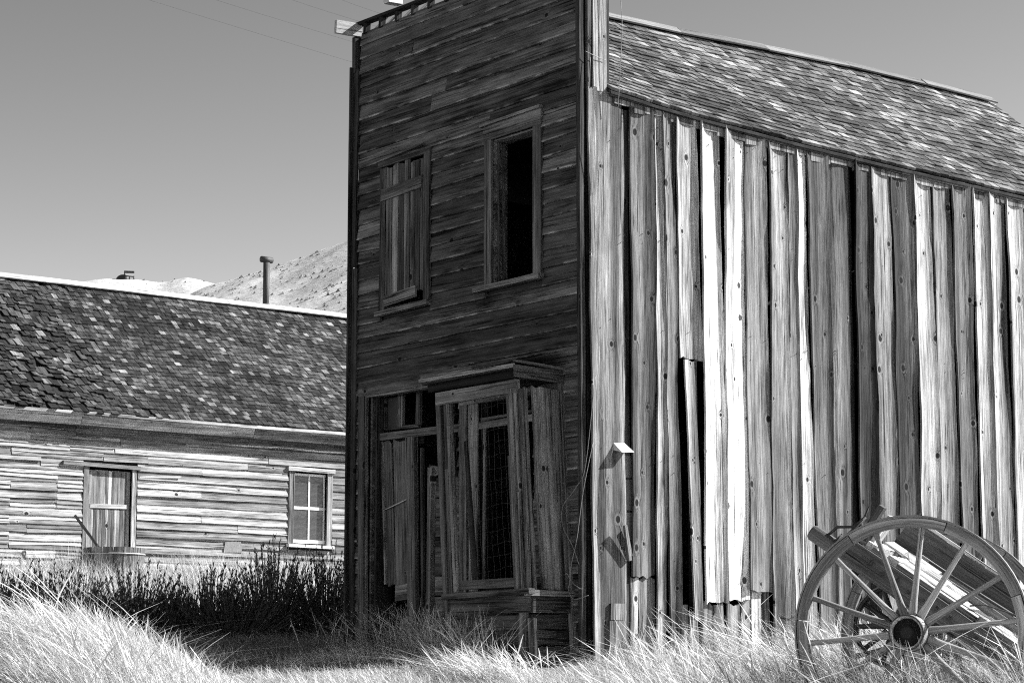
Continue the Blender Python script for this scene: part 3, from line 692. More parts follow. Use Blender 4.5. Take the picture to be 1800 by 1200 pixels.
# ------------------------------------------------------------------ the long low house
HX = -16.7; HY0, HY1 = -3.0, 13.0
hs = empty('clapboard_house', (HX - 2.8, 5, 1.2))
tag(hs, 'long low clapboard house with dark speckled shingle roof, sunlit wall and stovepipe behind the shop', 'building')
HOP = [(3.60, 4.46, .5, 3.13), (7.46, 8.24, 2.03, 3.29)]
m = MB()
zc = sorted(set([.9, 3.95] + [3.13, 2.03, 3.29]))
for z0, z1 in zip(zc, zc[1:]):
    for a, b in cut(HY0, HY1, z0, z1, HOP, .001): boxg(m, HX - .06, HX - .015, a, b, z0, z1)
hw = m.build('long_wall', M_inner, hs)
r = random.Random(77)
z = 1.28
HB = [(3.55, 4.52, .5, 3.18), (7.40, 8.30, 1.99, 3.34)]
while z < 3.86:
    h = .132
    for a, b in cut(.2, 9.6, z + .01, z + h - .01, HB):
        y = a
        while y < b - .02:
            l = r.choice([1.2, 1.9, 2.9, 3.5, 4.]) if y > 4 else r.choice([.5, .8, 1.3, 1.6])
            e = min(b, y + l)
            if b - e < .3: e = b
            n = 2 if (y < 3.6 and r.random() < .7) else 1
            for k in range(n):
                hh = h / n; zz = z + hh * k + hh / 2
                rough = 1.6 if y < 3.6 else 1.
                lip = r.uniform(.024, .042) * (1. if y > 3.6 else .8); tl = r.uniform(-.006, .006) * rough
                board('clapboard', hw, M_house, (HX, y + .003, zz + tl), (HX, e - .003, zz - tl), (0, 0, 1), (1, 0, 0), hh + .026, .004, segs=max(1, int((e - y) / .3)), wav=.006 * rough, bow=.006 * rough,
                      jag=.006, tone=r.uniform(.7, 1.25), r=r, prof=lambda u, l=lip: l * (1 - u) / 2)
            y = e
    z += h
m = MB()
for z0 in np.arange(1.28, 3.9, .132):
    for a, b in ((HY0, .2), (9.6, HY1)): board_geo(m, (HX, a, z0 + .066), (HX, b, z0 + .066), ez, ex, .15, .005, prof=lambda u: .018 * (1 - u) / 2, tone=r.uniform(.7, 1.1))
o = m.build('clapboards_beyond', M_house, hw); tag(o, kind='stuff')
board('tin_patch', hw, M_tin, (HX + .03, 6.15, 1.95), (HX + .035, 6.50, 1.95), ez, ex, .18, .006, segs=3, wav=.02, jag=.03, tone=.5)
board('corner_board', hw, M_house, (HX + .005, .0, .9), (HX + .005, .0, 3.8), ey, ex, .12, .03, tone=.9)
board('split_board', hw, M_house, (HX + .03, 4.55, 3.02), (HX + .06, 5.3, 3.06), ez, ex, .03, .015, segs=4, bow=.02, tone=1.3)
# house door
m = MB(); boxg(m, HX - .06, HX - .035, 3.66, 4.40, 1.2, 3.10, .9); hd = m.build('door', M_house, hs)
board('casing', hd, M_house, (HX + .0, 3.60, 1.25), (HX + .0, 3.60, 3.14), ey, ex, .09, .03, segs=4, wav=.004, tone=1.0)
board('casing', hd, M_house, (HX + .0, 4.465, 1.25), (HX + .0, 4.465, 3.14), ey, ex, .08, .03, segs=4, wav=.004, tone=1.2)
board('door_head', hd, M_house, (HX + .0, 3.18, 3.18), (HX + .0, 4.56, 3.16), ez, ex, .06, .06, segs=3, tone=1.)
board('door_bar', hd, M_house, (HX - .033, 3.70, 2.52), (HX - .033, 4.36, 2.53), ez, ex, .07, .025, tone=1.5)
for a in (3.685, 4.375): board('stile', hd, M_house, (HX - .034, a, 1.25), (HX - .034, a, 3.09), ey, ex, .06, .02, tone=1.2)
for i in range(12):
    y = 3.735 + i * .053
    board('door_slat', hd, M_house, (HX - .034, y, 1.25), (HX - .034, y, 2.48), ey, ex, .046, .012, segs=3, tone=r.choice([.5, .6, .75, 1., 1.4]), cup=-.003, nu=3)
    board('door_slat', hd, M_house, (HX - .036, y, 2.56), (HX - .036, y, 3.08), ey, ex, .050, .010, segs=2, tone=1.5 if i == 6 else r.uniform(.55, .75), cup=-.001, nu=3)
# house window with four panes
m = MB(); boxg(m, HX - .07, HX - .055, 7.47, 8.23, 2.04, 3.28, .4); hwn = m.build('window', M_inner, hs)
for a, b, c, d in ((7.55, 7.845, 2.13, 2.64), (7.875, 8.15, 2.13, 2.64), (7.55, 7.845, 2.70, 3.22), (7.875, 8.15, 2.70, 3.22)):
    m = MB(); boxg(m, HX - .048, HX - .042, a, b, c, d); m.build('pane', M_glass, hwn)
M_white = plain('old_white_paint', .72, .7, 0, .15, 6., .1)
for a, b, c, d in ((7.845, 7.875, 2.10, 3.24), (7.50, 8.19, 2.645, 2.695), (7.52, 7.55, 2.08, 3.26), (8.15, 8.18, 2.08, 3.26), (7.5, 8.19, 2.07, 2.13), (7.5, 8.19, 3.22, 3.26)):
    m = MB(); boxg(m, HX - .05, HX - .03 + .002 * (b - a > .1), a, b, c, d); m.build('sash_bar', M_white, hwn)
board('casing', hwn, M_house, (HX, 7.455, 2.04), (HX, 7.47, 3.30), ey, ex, .10, .04, segs=3, tone=.75)
board('casing', hwn, M_house, (HX, 8.235, 2.04), (HX, 8.25, 3.30), ey, ex, .10, .04, segs=3, tone=.75)
board('window_head', hwn, M_house, (HX, 7.38, 3.325), (HX, 8.33, 3.315), ez, ex, .07, .07, tone=1.)
board('sill', hwn, M_white, (HX, 7.38, 2.02), (HX, 8.30, 2.01), ez, ex, .05, .11, tone=1.)
# eaves
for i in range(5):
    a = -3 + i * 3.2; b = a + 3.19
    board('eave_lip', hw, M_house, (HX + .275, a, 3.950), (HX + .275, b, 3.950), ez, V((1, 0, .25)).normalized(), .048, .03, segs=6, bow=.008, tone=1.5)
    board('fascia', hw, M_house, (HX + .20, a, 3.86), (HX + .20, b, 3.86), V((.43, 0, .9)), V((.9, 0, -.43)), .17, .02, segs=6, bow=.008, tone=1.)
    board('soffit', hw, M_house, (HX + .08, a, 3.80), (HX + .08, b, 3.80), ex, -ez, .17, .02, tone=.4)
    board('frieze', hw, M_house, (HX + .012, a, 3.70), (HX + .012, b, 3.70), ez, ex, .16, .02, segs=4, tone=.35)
m = MB(); boxg(m, -22.5, HX - .06, HY0 - .02, HY0 + .03, .9, 3.95); boxg(m, -22.5, HX - .06, HY1 - .03, HY1 + .02, .9, 3.95); boxg(m, -22.5, -22.46, HY0, HY1, .9, 3.95)
for y in (HY0, HY1): m.add([V((HX, y, 3.95)), V((-22.5, y, 3.95)), V((-19.5, y, 6.55))], [(0, 1, 2)])
m.build('end_walls', M_house, hs)
HRX, HRZ = -19.5, 6.60
def hroof(s, y, sd=1):
    xe = HX + .30 if sd > 0 else -22.75
    z0 = 3.985
    return V((xe + (HRX - xe) * s, y, z0 + (HRZ - z0) * s - .05 * math.sin(s * 3.14) * (1 + .4 * math.sin(y * .6)) + .012 * math.sin(y * 1.1)))
m = MB()
for sd in (1, -1):
    ys = np.linspace(HY0 - .2, HY1 + .2, 20); vs = []; fs = []
    for y in ys:
        for q in range(7): p = hroof(q / 6, y, sd); vs += [p + V((0, 0, -.02)), p + V((0, 0, -.05))]
    for i in range(len(ys) - 1):
        for q in range(6):
            a = i * 14 + q * 2; b = a + 14; fs += [(a, a + 2, b + 2, b), (a + 1, b + 1, b + 3, a + 3)]
    m.add(vs, fs)
M_hshingle = wood('dark_old_shingle', .044, 1.4, 0., .6, fine=60., patch=.8)
hr = m.build('roof', M_inner, hs)
hp = wob(random.Random(8), 3, .12)
def tone_h(r, y, k):
    t = r.choice([.4, .5, .6, .7, .8, .9, 1.0, 1.2, 1.5]) * (1 + .4 * field(y, k, 1.1, 2.))
    if r.random() < .14: t = r.uniform(1.5, 3.4)
    return max(.3, t)
def hrough(y): return max(0., min(1., (5.0 - y) / 1.8)) * .6
shingles(hr, hroof, HY0 - .2, HY1 + .2, 33, .12, (.09, .155), lambda y, k: 2.0 < y < 8.5 and k < 8, 'shingles_beyond', M_hshingle, 41, tone_h, hrough, th=.018, gap=.008)
shingles(hr, lambda s, y: hroof(s, y, -1), HY0 - .2, HY1 + .2, 30, .12, (.2, .4), None, 'shingles_far_slope', M_hshingle, 42, tone_h)
for i in range(6):
    a = -3.2 + i * 2.75; b = a + 2.74
    board('ridge_board', hr, M_pale, (HRX + .06, a, HRZ - .0), (HRX + .06, b, HRZ - .0), V((.76, 0, -.65)), V((.65, 0, .76)), .15, .02, segs=4, bow=.008, tone=1.15)
    board('ridge_board', hr, M_pale, (HRX - .06, a, HRZ - .0), (HRX - .06, b, HRZ - .0), V((-.76, 0, -.65)), V((-.65, 0, .76)), .14, .02, segs=4, bow=.008, tone=1.1)
m = MB(); tube(m, [(HRX - .25, 8.79, 6.25), (HRX - .25, 8.80, 6.9), (HRX - .25, 8.80, 7.50)], [.06, .06, .062], 10)
pipe = m.build('stovepipe', M_iron, hr)
m = MB(); tube(m, [(HRX - .25, 8.68, 7.555), (HRX - .25, 8.92, 7.555)], .06, 8); m.build('pipe_cap', M_iron, pipe)
m = MB(); tube(m, [(HRX - .25, 8.80, 6.4), (HRX - .25, 8.80, 6.72)], [.10, .07], 10); m.build('pipe_collar', M_iron, pipe)

# far ruin on the hill crest
x, y = xy(499, -88.3); zz = float(hill2(np.array(x), np.array(y)))
fr = empty('mine_shed', (x, y, zz)); tag(fr, 'tiny dark half-round ore bin with a rail frame on the far hill crest', 'shed')
def fp(w_, z_, d_=0.): return V((x, y, zz)) + RT * w_ + FH * d_ + V((0, 0, z_))
m = MB(); pr = [(-2.1, -.6), (-2.1, .35), (-1.7, .8), (-1.1, 1.1), (-.4, 1.15), (0, 1.1), (0, -.6)]
m.add([fp(a, b, 0) for a, b in pr] + [fp(a, b, 2) for a, b in pr], [tuple(range(7)), tuple(range(7, 14))[::-1]] + [(i, i + 7, (i + 1) % 7 + 7, (i + 1) % 7) for i in range(7)], None, .3)
m.build('bin', M_iron, fr)
m = MB()
for a, b in (((0, .9), (1.7, .7)), ((0, .1), (1.8, 0)), ((-.4, 2.0), (1.9, 1.9)), ((-.4, 1.7), (1.9, 1.65)), ((-.35, 1.2), (-.35, 2.1)), ((1.75, -.6), (1.8, .9)), ((.8, -.6), (.8, .8))):
    tube(m, [fp(*a, .5), fp(*b, .5)], .14, 4, smooth=False)
m.build('rail_frame', M_iron, fr)

# tub and stick in front of the house door
m = MB(); tc = V((HX + .55, 3.85, 1.30)); ax = V((.10, .06, 1)).normalized()
nst = 18
tb = empty('wooden_tub', tc); tag(tb, 'weathered wooden tub with an iron hoop standing before the house door', 'tub')
for i in range(nst):
    t0 = 6.283 * i / nst
    d = V((math.cos(t0), math.sin(t0), 0)); wd = V((-math.sin(t0), math.cos(t0), 0))
    board('stave', tb, M_house, tc + d * .40 + ez * -.25, tc + d * .46 + ez * .52, wd, d, .15, .02, segs=2, nu=3, cup=-.004, tone=r.uniform(.35, .8))
for hgt, rr_ in ((.08, .455), (.42, .482)):
    m = MB(); tube(m, [tc + V((math.cos(t) * rr_, math.sin(t) * rr_, hgt)) for t in np.linspace(0, 6.283, 33)[:-1]], .012, 5, closed=True); m.build('hoop', M_tin, tb)
m = MB(); lathe(m, tc, ez, [(.30, .40), (.31, .40)], 18); m.build('bottom', M_inner, tb)
o = board('leaning_stick', None, M_house, (HX + .75, 3.70, 1.55), (HX + .35, 3.25, 2.32), V((.5, .5, .4)).normalized(), V((.7, -.5, .5)).normalized(), .04, .03, segs=2, jag=.02, tone=.7)
tag(o, 'thin slanting stick poking up left of the tub by the house door', 'stick')

# ------------------------------------------------------------------ the wagon
HUB = V((5.023, -1.379, .107)); AX = V((-.535, .845, 0)).normalized(); WX = V((.845, .535, 0)).normalized()
def P(w_, z_, a_): return HUB + WX * w_ + ez * z_ + AX * a_
wag = empty('broken_wagon', P(0, -.75, .7)); tag(wag, 'broken wooden farm wagon tipped on its axle against the plank wall, two spoked wheels', 'wagon')
def wheel(parent, c, axis, up, R, nsp, label=None, rot=0., tone=1.):
    axis = V(axis).normalized(); u = V(up).cross(axis).normalized(); v = axis.cross(u)
    def pt(t, rad, h): return V(c) + (u * math.cos(t) + v * math.sin(t)) * rad + axis * h
    m = MB(); hr_ = R / .8
    lathe(m, c, axis, [(-.17 * hr_, .085 * hr_), (-.15 * hr_, .10 * hr_), (-.05 * hr_, .125 * hr_), (.04 * hr_, .125 * hr_), (.14 * hr_, .122 * hr_), (.22 * hr_, .114 * hr_), (.22 * hr_, .100 * hr_), (.16 * hr_, .097 * hr_), (.16 * hr_, .001)], 28, tone * 1.3)
    hub = m.build('wheel' if parent else 'hub', M_wheel, parent)
    par = hub
    for h0, h1, rr_ in ((.200, .223, .121), (.045, .065, .129), (-.075, -.055, .124)):
        m = MB(); lathe(m, c, axis, [(h0 * hr_, rr_ * hr_ - .008), (h0 * hr_, rr_ * hr_), (h1 * hr_, rr_ * hr_ - .002), (h1 * hr_, rr_ * hr_ - .01)], 28, cap=False)
        m.build('hub_band', M_iron, par)
    m = MB(); lathe(m, V(c) + axis * .162 * hr_, axis, [(0, .095 * hr_), (.004, .094 * hr_), (.006, .05 * hr_), (.03, .045 * hr_), (.032, .03 * hr_)], 20); m.build('hub_cap', M_black, par)  # near-black disc set in the hub hollow
    nf = nsp // 2; ri, ro = R * .895, R - .012; d = .032
    for k in range(nf):
        t0 = rot + 6.28318 * (k + .25) / nf + .004; t1 = rot + 6.28318 * (k + 1.25) / nf - .004; n = 9; vs = []; g = []
        off = rnd.uniform(0, 40); jr = rnd.uniform(-.006, .004)
        for i in range(n):
            t = t0 + (t1 - t0) * i / (n - 1)
            for rad, h in ((ri + .004, d), (ri, d - .006), (ri, -d), (ro, -d), (ro, d - .004), (ro - .004, d)):
                vs.append(pt(t, rad + jr, h)); g.append((t * R + off, rad + off, h))
        fs = [(i * 6 + q, i * 6 + (q + 1) % 6, (i + 1) * 6 + (q + 1) % 6, (i + 1) * 6 + q) for i in range(n - 1) for q in range(6)]
        fs += [tuple(range(6))[::-1], tuple((n - 1) * 6 + q for q in range(6))]
        m = MB(); m.add(vs, fs, g, tone * rnd.uniform(.75, 1.15)); m.build('felloe', M_wheel, par)
    n = 72; vs = []
    for i in range(n):
        t = 6.28318 * i / n
        for rad, h in ((R - .011, .034), (R, .034), (R, -.034), (R - .011, -.034)): vs.append(pt(t, rad, h))
    m = MB(); m.add(vs, [(i * 4 + q, i * 4 + (q + 1) % 4, ((i + 1) % n) * 4 + (q + 1) % 4, ((i + 1) % n) * 4 + q) for i in range(n) for q in range(4)], None, 3.5); m.build('tyre', M_iron, par)
    for k in range(nsp):
        t = rot + 6.28318 * k / nsp + rnd.uniform(-.012, .012); m = MB(); vs = []; g = []; off = rnd.uniform(0, 50)
        dirr = u * math.cos(t) + v * math.sin(t); tg = -u * math.sin(t) + v * math.cos(t)
        prof = [(.11 * hr_, .030, .024), (.16 * hr_, .029, .024), (.22 * hr_, .024, .026), (.45 * R + .05, .020, .023), (.8 * R, .018, .019), (.9 * R, .021, .018)]
        for rad, a, b in prof:
            h = -.0 + .035 * (1 - rad / R)
            for q in range(8):
                tt = 6.28318 * q / 8; vs.append(V(c) + dirr * rad + tg * math.cos(tt) * a + axis * (h + math.sin(tt) * b)); g.append((rad + off, math.cos(tt) * a + off, math.sin(tt) * b))
        fs = [(i * 8 + q, i * 8 + (q + 1) % 8, (i + 1) * 8 + (q + 1) % 8, (i + 1) * 8 + q) for i in range(len(prof) - 1) for q in range(8)]
        m.add(vs, fs, g, tone * rnd.uniform(.8, 1.25), True); m.build('spoke', M_wheel, par)
    return hub
wh1 = wheel(wag, HUB, -AX, ez, .80, 14, rot=math.radians(6))
wh2 = wheel(wag, P(0, .02, 1.5), AX, V((.03, 0, 1)), .77, 14, rot=.2, tone=.8)
m = MB(); tube(m, [P(0, 0, -.02), P(0, 0, .2), P(0, 0, 1.3), P(0, 0, 1.52)], [.035, .05, .05, .035], 8); m.build('axle', M_wheel, wag)
TD = (WX * .818 - ez * .574).normalized(); TU = (WX * .574 + ez * .818).normalized()
def W(l, h, a): return P(-.05, .265, 0) + TD * l + TU * h + AX * a     # l along the tipped bed, h above it
def wb(name, l0, l1, h, a, w_, t_, tone, wd=None, nd=None, h1=None, mat=None, **k):
    kk = dict(segs=6, wav=.006, bow=.006, jag=.012, tone=tone, nu=2); kk.update(k)
    return board(name, wag, mat or M_wheel, W(l0, h, a), W(l1, h if h1 is None else h1, a), wd or TU, nd or AX, w_, t_, **kk)
wb('bed_rail', -.62, 1.05, .02, .30, .15, .06, .5); wb('bed_rail', -.60, 1.3, .02, 1.10, .16, .06, .4)
wb('side_board', -.45, 1.25, .30, 1.16, .24, .025, .35, cup=.004, nu=3); wb('side_board', -.30, 1.3, .13, 1.165, .10, .025, .8)
wb('side_board_cap', -.45, 1.25, .425, 1.165, .045, .02, 1.6, wd=AX, nd=TU)
for i, (a_, w_, h_, tn, l0, l1) in enumerate(((.42, .10, .10, 1.1, -.50, .8), (.73, .13, .04, .4, -.42, 1.2), (.88, .12, .06, .6, -.5, 1.15), (1.02, .11, .05, .5, -.45, 1.2))):
    wb('bed_plank', l0, l1, h_, a_, w_, .028, tn, wd=AX, nd=TU, cup=.004, nu=3)
LW, LN = (AX * .75 + TU * .66).normalized(), (TU * .75 - AX * .66).normalized()
wb('bed_plank', -.22, 1.3, .12, .52, .10, .028, 1.7, wd=LW, nd=LN, cup=.003, nu=3); wb('bed_plank', .42, 1.35, -.05, .36, .09, .03, 2.4, wd=LW, nd=LN, h1=-.07)
for q in range(7): wb('broken_slat', -.38 + q * .085, -.30 + q * .085 + .05, .20 - q * .004, .62 + .05 * (q % 2), rnd.uniform(.05, .11), .02, rnd.uniform(1.6, 2.8), wd=LW, nd=LN, segs=2, jag=.03)
wb('bed_plank', -.15, 1.0, .19, .80, .05, .05, 1.3); wb('bed_plank', -.2, .95, .23, .95, .035, .04, 1.2)
for l, tn in ((-.42, 2.2), (-.24, 2.0), (.5, .8)):
    board('cross_bar', wag, M_wheel, W(l, .10, .36), W(l, .11, 1.14), (TD * .6 + AX * .3 - TU * .0).normalized(), TU, .09, .05, segs=3, wav=.008, jag=.01, tone=tn)
board('end_board', wag, M_wheel, W(-.50, .05, .42), W(-.50, .40, .42), AX, -TD, .10, .045, segs=3, wav=.004, jag=.01, tone=.35)
board('end_board', wag, M_wheel, W(-.47, .08, .56), W(-.47, .38, .60), AX, TD, .22, .03, segs=3, wav=.008, jag=.02, tone=1.5)
m = MB(); tube(m, [W(-.86, -.03, .45), W(-.845, -.03, .45), W(-.5, -.03, .45), W(.9, -.03, .45)], [.045, .058, .06, .055], 12, tone=.45); m.build('reach_pole', M_wheel, wag)
m = MB(); tube(m, [W(-.66, .02, .45), W(-.665, .02, .45)], [.062, .062], 12); tube(m, [W(-.74, .02, .45), W(-.72, .10, .46), W(-.62, .17, .47), W(-.60, .27, .48), W(-.62, .36, .48)], [.012, .012, .011, .010, .006], 6)
tube(m, [W(-.64, .03, .42), W(-.62, .12, .44), W(-.59, .27, .47)], .010, 6); m.build('brake_iron', M_iron, wag)
for i in range(14):
    m = MB(); tube(m, [W(-.35 + i * .11, .02 + rnd.uniform(-.04, .05), .30), W(-.35 + i * .11, .02, .275)], .012, 6, smooth=False); m.build('bolt', M_iron, wag)
m = MB()
tube(m, [W(.35, .16, .5), W(.42, .22, .55), W(.70, .30, .6), W(.78, .32, .6)], .006, 5); tube(m, [W(-.1, .24, .8), W(.6, .26, .82)], .012, 5)
m.build('bent_rod', M_iron, wag)
sm = wheel(None, P(-.28, .07, 1.0), V((-AX.x, -AX.y, .18)), V((0, 0, 1)), .31, 10, tone=.22)  # low tone puts the wagon's shade into the wheel colour
tag(sm, 'small spoked wheel toned dark for shade, leaning behind the broken wagon', 'wheel')

# ------------------------------------------------------------------ brush and grass
def blades(name, d, r_, h, lean, width, seed, tone=(.4, 1.3), spread=.25, bend=.5, head=.0, segs=4):
    """one mesh of curved grass blades; lean is the mean sideways drift (world xy) per metre of height"""
    g = np.random.default_rng(seed); n = len(d)
    x, y = xy(d, r_); z = gz(x, y) - .02
    az = g.uniform(0, 6.283, n); wx, wy = np.cos(az), np.sin(az)
    sv = spread * g.choice([.5, .8, 1., 1.6, 2.6], n)
    lx = lean[0] + g.normal(0, 1, n) * sv; ly = lean[1] + g.normal(0, 1, n) * sv
    wd = width * g.uniform(.6, 1.4, n); tn = g.uniform(*tone, n); hd = (g.uniform(0, 1, n) < head)
    bd = bend * g.choice([.2, .6, 1., 1.7, 2.6], n)
    vs = np.zeros((n, (segs + 1) * 2, 3), 'f'); tone_ = np.repeat(tn, (segs + 1) * 2)
    for k in range(segs + 1):
        t = k / segs; c = t + bd * t * t
        px = x + h * lx * c; py = y + h * ly * c
        pz = z + h * t * (1 - .22 * bd * t * np.clip(np.hypot(lx, ly) * 2, 0, 1))
        prof = np.where(hd, 1.0 if t < .6 else (2.0 if t < .95 else .3), 1.0 if t < .5 else 1.15 - t * .95) * wd * .5
        vs[:, 2 * k] = np.stack([px - wx * prof, py - wy * prof, pz], -1); vs[:, 2 * k + 1] = np.stack([px + wx * prof, py + wy * prof, pz], -1)
    base = (np.arange(n) * (segs + 1) * 2)[:, None]
    q = np.array([[2 * k, 2 * k + 1, 2 * k + 3, 2 * k + 2] for k in range(segs)]).reshape(-1)
    loops = (base + q[None, :]).reshape(-1)
    me = bpy.data.meshes.new(name); nv = n * (segs + 1) * 2; nf = n * segs
    me.vertices.add(nv); me.vertices.foreach_set('co', vs.reshape(-1)); me.loops.add(nf * 4); me.loops.foreach_set('vertex_index', loops.astype('i'))
    me.polygons.add(nf); me.polygons.foreach_set('loop_start', (np.arange(nf) * 4).astype('i')); me.polygons.foreach_set('loop_total', np.full(nf, 4, 'i'))
    me.update(calc_edges=True)
    a = me.attributes.new('tone', 'FLOAT', 'POINT'); a.data.foreach_set('value', tone_.astype('f'))
    me.materials.append(M_grass)
    o = bpy.data.objects.new(name, me); COL.objects.link(o)
    return o
G = np.random.default_rng(99)
def cl(d, r_, f=1.):                                   # clumpiness 0..1
    x, y = xy(d, r_); return .5 + .25 * np.sin(x * 2.1 * f + 1.3) * np.sin(y * 1.9 * f) + .25 * np.sin(x * 4.7 * f + y * 2.2 * f)
def scatter(n, d0, d1, r0, r1, thr=.0, f=1.):
    d = G.uniform(d0, d1, n); r_ = G.uniform(r0, r1, n) * d / ((d0 + d1) / 2); c = cl(d, r_, f)
    k = G.uniform(0, 1, n) < np.clip(c * 1.6 - thr, .03, 1); d, r_, c = d[k], r_[k], c[k]
    x, y = xy(d, r_)
    inb = ((x < .02) & (x > -FW - .02) & (y > -.03) & (y < LEN)) | ((x < HX + .03) & (x > -22.6) & (y > HY0) & (y < HY1)) | ((x > -1.75) & (x < -.25) & (y > -.5) & (y < .1))
    return d[~inb], r_[~inb], c[~inb]
LL = (-.618, -.786)                                    # grass bows towards the left of the picture
def lean(s, back=0.): return (LL[0] * s + FH.x * back, LL[1] * s + FH.y * back)
# short pale turf in the foreground
d, r_, c = scatter(90000, 13.6, 20.6, -4.4, 4.4, .0)
o = blades('foreground_grass', d, r_, (.05 + .12 * c) * G.uniform(.4, 1.3, len(d)), lean(.35), .0050, 1, spread=.45, bend=.5, segs=3, tone=(.5, 1.35))
tag(o, 'short pale sunlit dry grass covering the foreground', 'grass', kind='stuff')
# tall hummock grass on the left
d, r_, c = scatter(48000, 12.9, 16.0, -4.6, -1.3, .0)
hm = np.clip((-r_ * 14 / d - 1.25) / 1.3, .2, 1)
o = blades('tall_grass', d, r_, (.22 + .24 * c) * hm * G.uniform(.4, 1.2, len(d)), lean(.45), .0045, 2, spread=.25, bend=.55, head=.25, segs=4, tone=(.5, 1.35))
tag(o, 'tall pale grass leaning left on the hummock at bottom left', 'grass', kind='stuff')
d, r_, c = scatter(520, 13.2, 16.5, -3.9, -1.2, .0)
o = blades('grass_stalk', d, r_, G.uniform(.30, .72, len(d)) * np.clip((-r_ * 14 / d - .9) / 1.6, .4, 1), lean(.6), .0044, 3, spread=.3, bend=.6, head=.8, segs=6, tone=(.9, 1.4))
tag(o, 'long single grass stalks standing out of the left hummock', 'grass', kind='stuff')
# grass along the sunlit wall and round the wagon
d, r_, c = scatter(26000, 14.0, 22.5, .75, 4.9, .45, 1.3)
px = r_ * 20 / d
o = blades('tall_grass', d, r_, (.16 + .32 * c) * np.clip((px - .55) / 1.0, .25, 1) * G.uniform(.4, 1.25, len(d)), lean(.34), .0056, 4, spread=.32, bend=.5, head=.2, segs=4, tone=(.2, 1.45))
tag(o, 'tall pale grass round the wagon wheels and along the plank wall', 'grass', kind='stuff')
d, r_, c = scatter(900, 14.4, 20.5, .6, 4.6, .0)
o = blades('grass_stalk', d, r_, G.uniform(.30, .66, len(d)) * np.clip((r_ * 17 / d - .2) / 1., .4, 1), lean(.5), .0042, 5, spread=.3, bend=.6, head=.8, segs=6, tone=(.9, 1.4))
tag(o, 'long bent grass stalks in front of the wagon wheel', 'grass', kind='stuff')
# grass against the front, the shop shadow deepened by a darker blade tone
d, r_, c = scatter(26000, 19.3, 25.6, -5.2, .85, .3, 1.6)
o = blades('shade_toned_grass', d, r_, (.05 + .09 * c) * G.uniform(.5, 1.3, len(d)), lean(.3), .0055, 6, spread=.4, segs=3, tone=(.12, .55))
tag(o, 'thin grass before the shop front, the shop shadow deepened in its tone', 'grass', kind='stuff')
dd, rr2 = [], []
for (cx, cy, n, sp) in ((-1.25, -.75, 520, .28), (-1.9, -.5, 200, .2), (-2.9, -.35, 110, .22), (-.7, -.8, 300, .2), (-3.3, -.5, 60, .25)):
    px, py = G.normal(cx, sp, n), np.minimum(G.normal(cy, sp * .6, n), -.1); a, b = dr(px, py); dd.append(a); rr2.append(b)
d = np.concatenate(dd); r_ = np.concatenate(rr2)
o = blades('grass_tuft', d, r_, G.uniform(.15, .56, len(d)), lean(.12), .0045, 7, spread=.28, bend=.7, head=.3, segs=5, tone=(.25, .9))  # tone lowered here too, shop shadow painted into the blades
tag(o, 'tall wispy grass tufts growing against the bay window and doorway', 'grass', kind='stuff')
px, py = G.normal(.1, .3, 900), np.minimum(G.normal(-1.15, .2, 900), -.75); d, r_ = dr(px, py)
o = blades('grass_tuft', d, r_, G.uniform(.10, .34, len(d)), lean(.55), .0048, 8, spread=.28, bend=.8, head=.5, segs=5, tone=(.8, 1.3))
tag(o, 'sunlit arching grass tuft at the edge of the shop shadow', 'grass', kind='stuff')
# grass before the low house
d, r_, c = scatter(42000, 25.5, 38.0, -8.4, -1.6, .25, .8)
o = blades('yard_grass', d, r_, (.20 + .30 * c) * G.uniform(.4, 1.25, len(d)), lean(.12), .0075, 9, spread=.25, segs=3, tone=(.4, 1.3))
tag(o, 'dry grass in the yard before the low house', 'grass', kind='stuff')

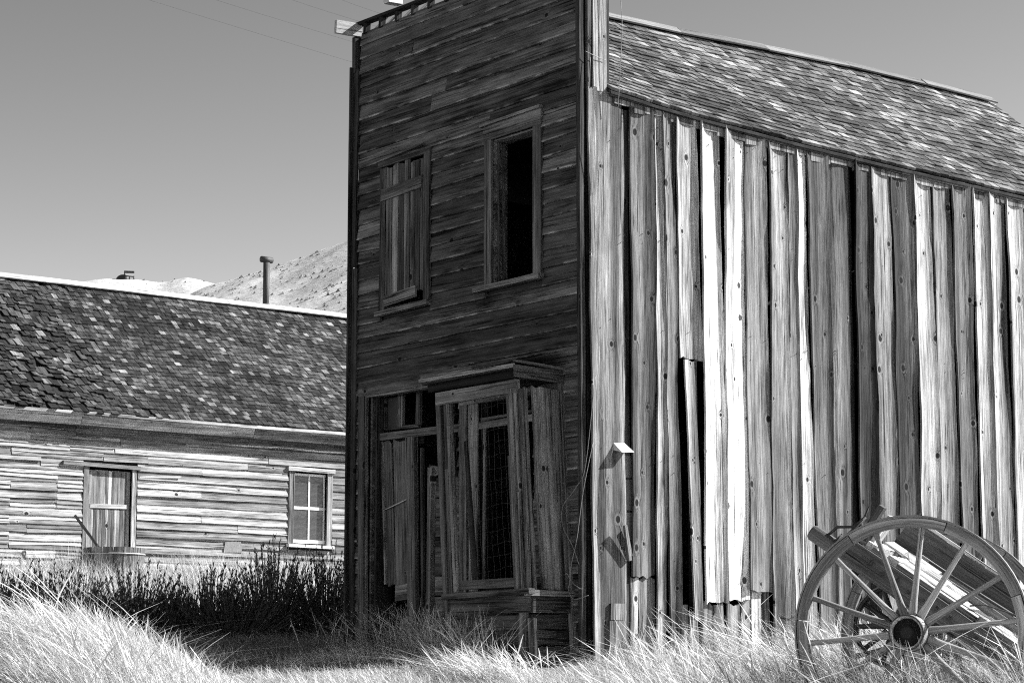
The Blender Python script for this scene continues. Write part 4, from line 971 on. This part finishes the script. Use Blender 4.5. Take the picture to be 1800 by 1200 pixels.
M_stem = plain('brush_stem', .11, .9, 0, .3, 30., .2)
def shrub(d0, r0, hgt, wid, n, seed, label):
    g = random.Random(seed); x, y = [float(q) for q in xy(d0, r0)]; z = float(gz(np.array(x), np.array(y)))
    root = empty('brush_shrub', (x, y, z)); tag(root, label, 'shrub', 'dark brush before the low house')
    st = MB(); lf = MB()
    for i in range(n):
        a = g.uniform(0, 6.283); rad = wid * math.sqrt(g.random()); b = V((x + math.cos(a) * rad * .55, y + math.sin(a) * rad * .55, z - .03))
        h = hgt * g.choice([.5, .65, .8, .88, .95, 1.0, 1.1]) * (1 - .62 * (rad / wid) ** 2); tip = V((x + math.cos(a) * rad * 1.35 + g.uniform(-.12, .12), y + math.sin(a) * rad * 1.35 + g.uniform(-.12, .12), z + h))
        mid = b.lerp(tip, .5) + V((math.cos(a) * .06 * rad, math.sin(a) * .06 * rad, .06 * h))
        pts = [b, mid, tip]; tube(st, pts, [.006, .005, .002], 3, cap=False)
        for k in range(30):
            t = g.uniform(.05, 1.0) ** .8
            p = (b * (1 - t) + mid * t) * (1 - t) + (mid * (1 - t) + tip * t) * t
            dv = (tip - b).normalized() + V((g.uniform(-.9, .9), g.uniform(-.9, .9), g.uniform(-.2, .8))) * .6; dv.normalize()
            l = g.uniform(.025, .065); wv = dv.cross(V((g.uniform(-1, 1), g.uniform(-1, 1), g.uniform(-1, 1)))).normalized() * l * .13
            lf.add([p - wv * .5, p + dv * l * .5 - wv, p + dv * l, p + dv * l * .5 + wv], [(0, 1, 2, 3)], None, g.uniform(.5, 1.3) + (.9 * t if g.random() < .12 else 0))  # some leaves paler towards the tip, sunlit tips put into the tone
    st.build('stems', M_stem, root); lf.build('foliage', M_leaf, root)
SH = [(24.6, -4.15, .82, .50, 210, 'dark bushy shrub at left of the row, just right of the house door'),
      (24.8, -3.40, .76, .52, 230, 'dark spreading shrub second in the row, below the patched clapboards'),
      (25.1, -2.72, 1.02, .44, 240, 'tallest upright dark shrub in the row before the house'),
      (25.3, -2.12, .98, .40, 220, 'dark shrub below the four-pane window of the house'),
      (26.3, -5.05, .66, .45, 120, 'dark shrub against the tub before the house door'),
      (22.8, -4.70, .80, .58, 200, 'low dark shrub behind the hummock grass under the door'),
      (22.4, -5.25, .84, .58, 200, 'low dark shrub at the left edge behind the hummock grass'),
      (24.2, -3.0, .52, .55, 180, 'low dark shrub in front of the row, nearest the dark shade'),
      (24.3, -3.75, .50, .45, 130, 'low dark shrub in front of the row, at its left end'),
      (25.9, -1.80, .66, .28, 90, 'thin feathery shrub closest to the corner of the shop')]
for i, s_ in enumerate(SH): shrub(*s_[:5], 100 + i, s_[5])
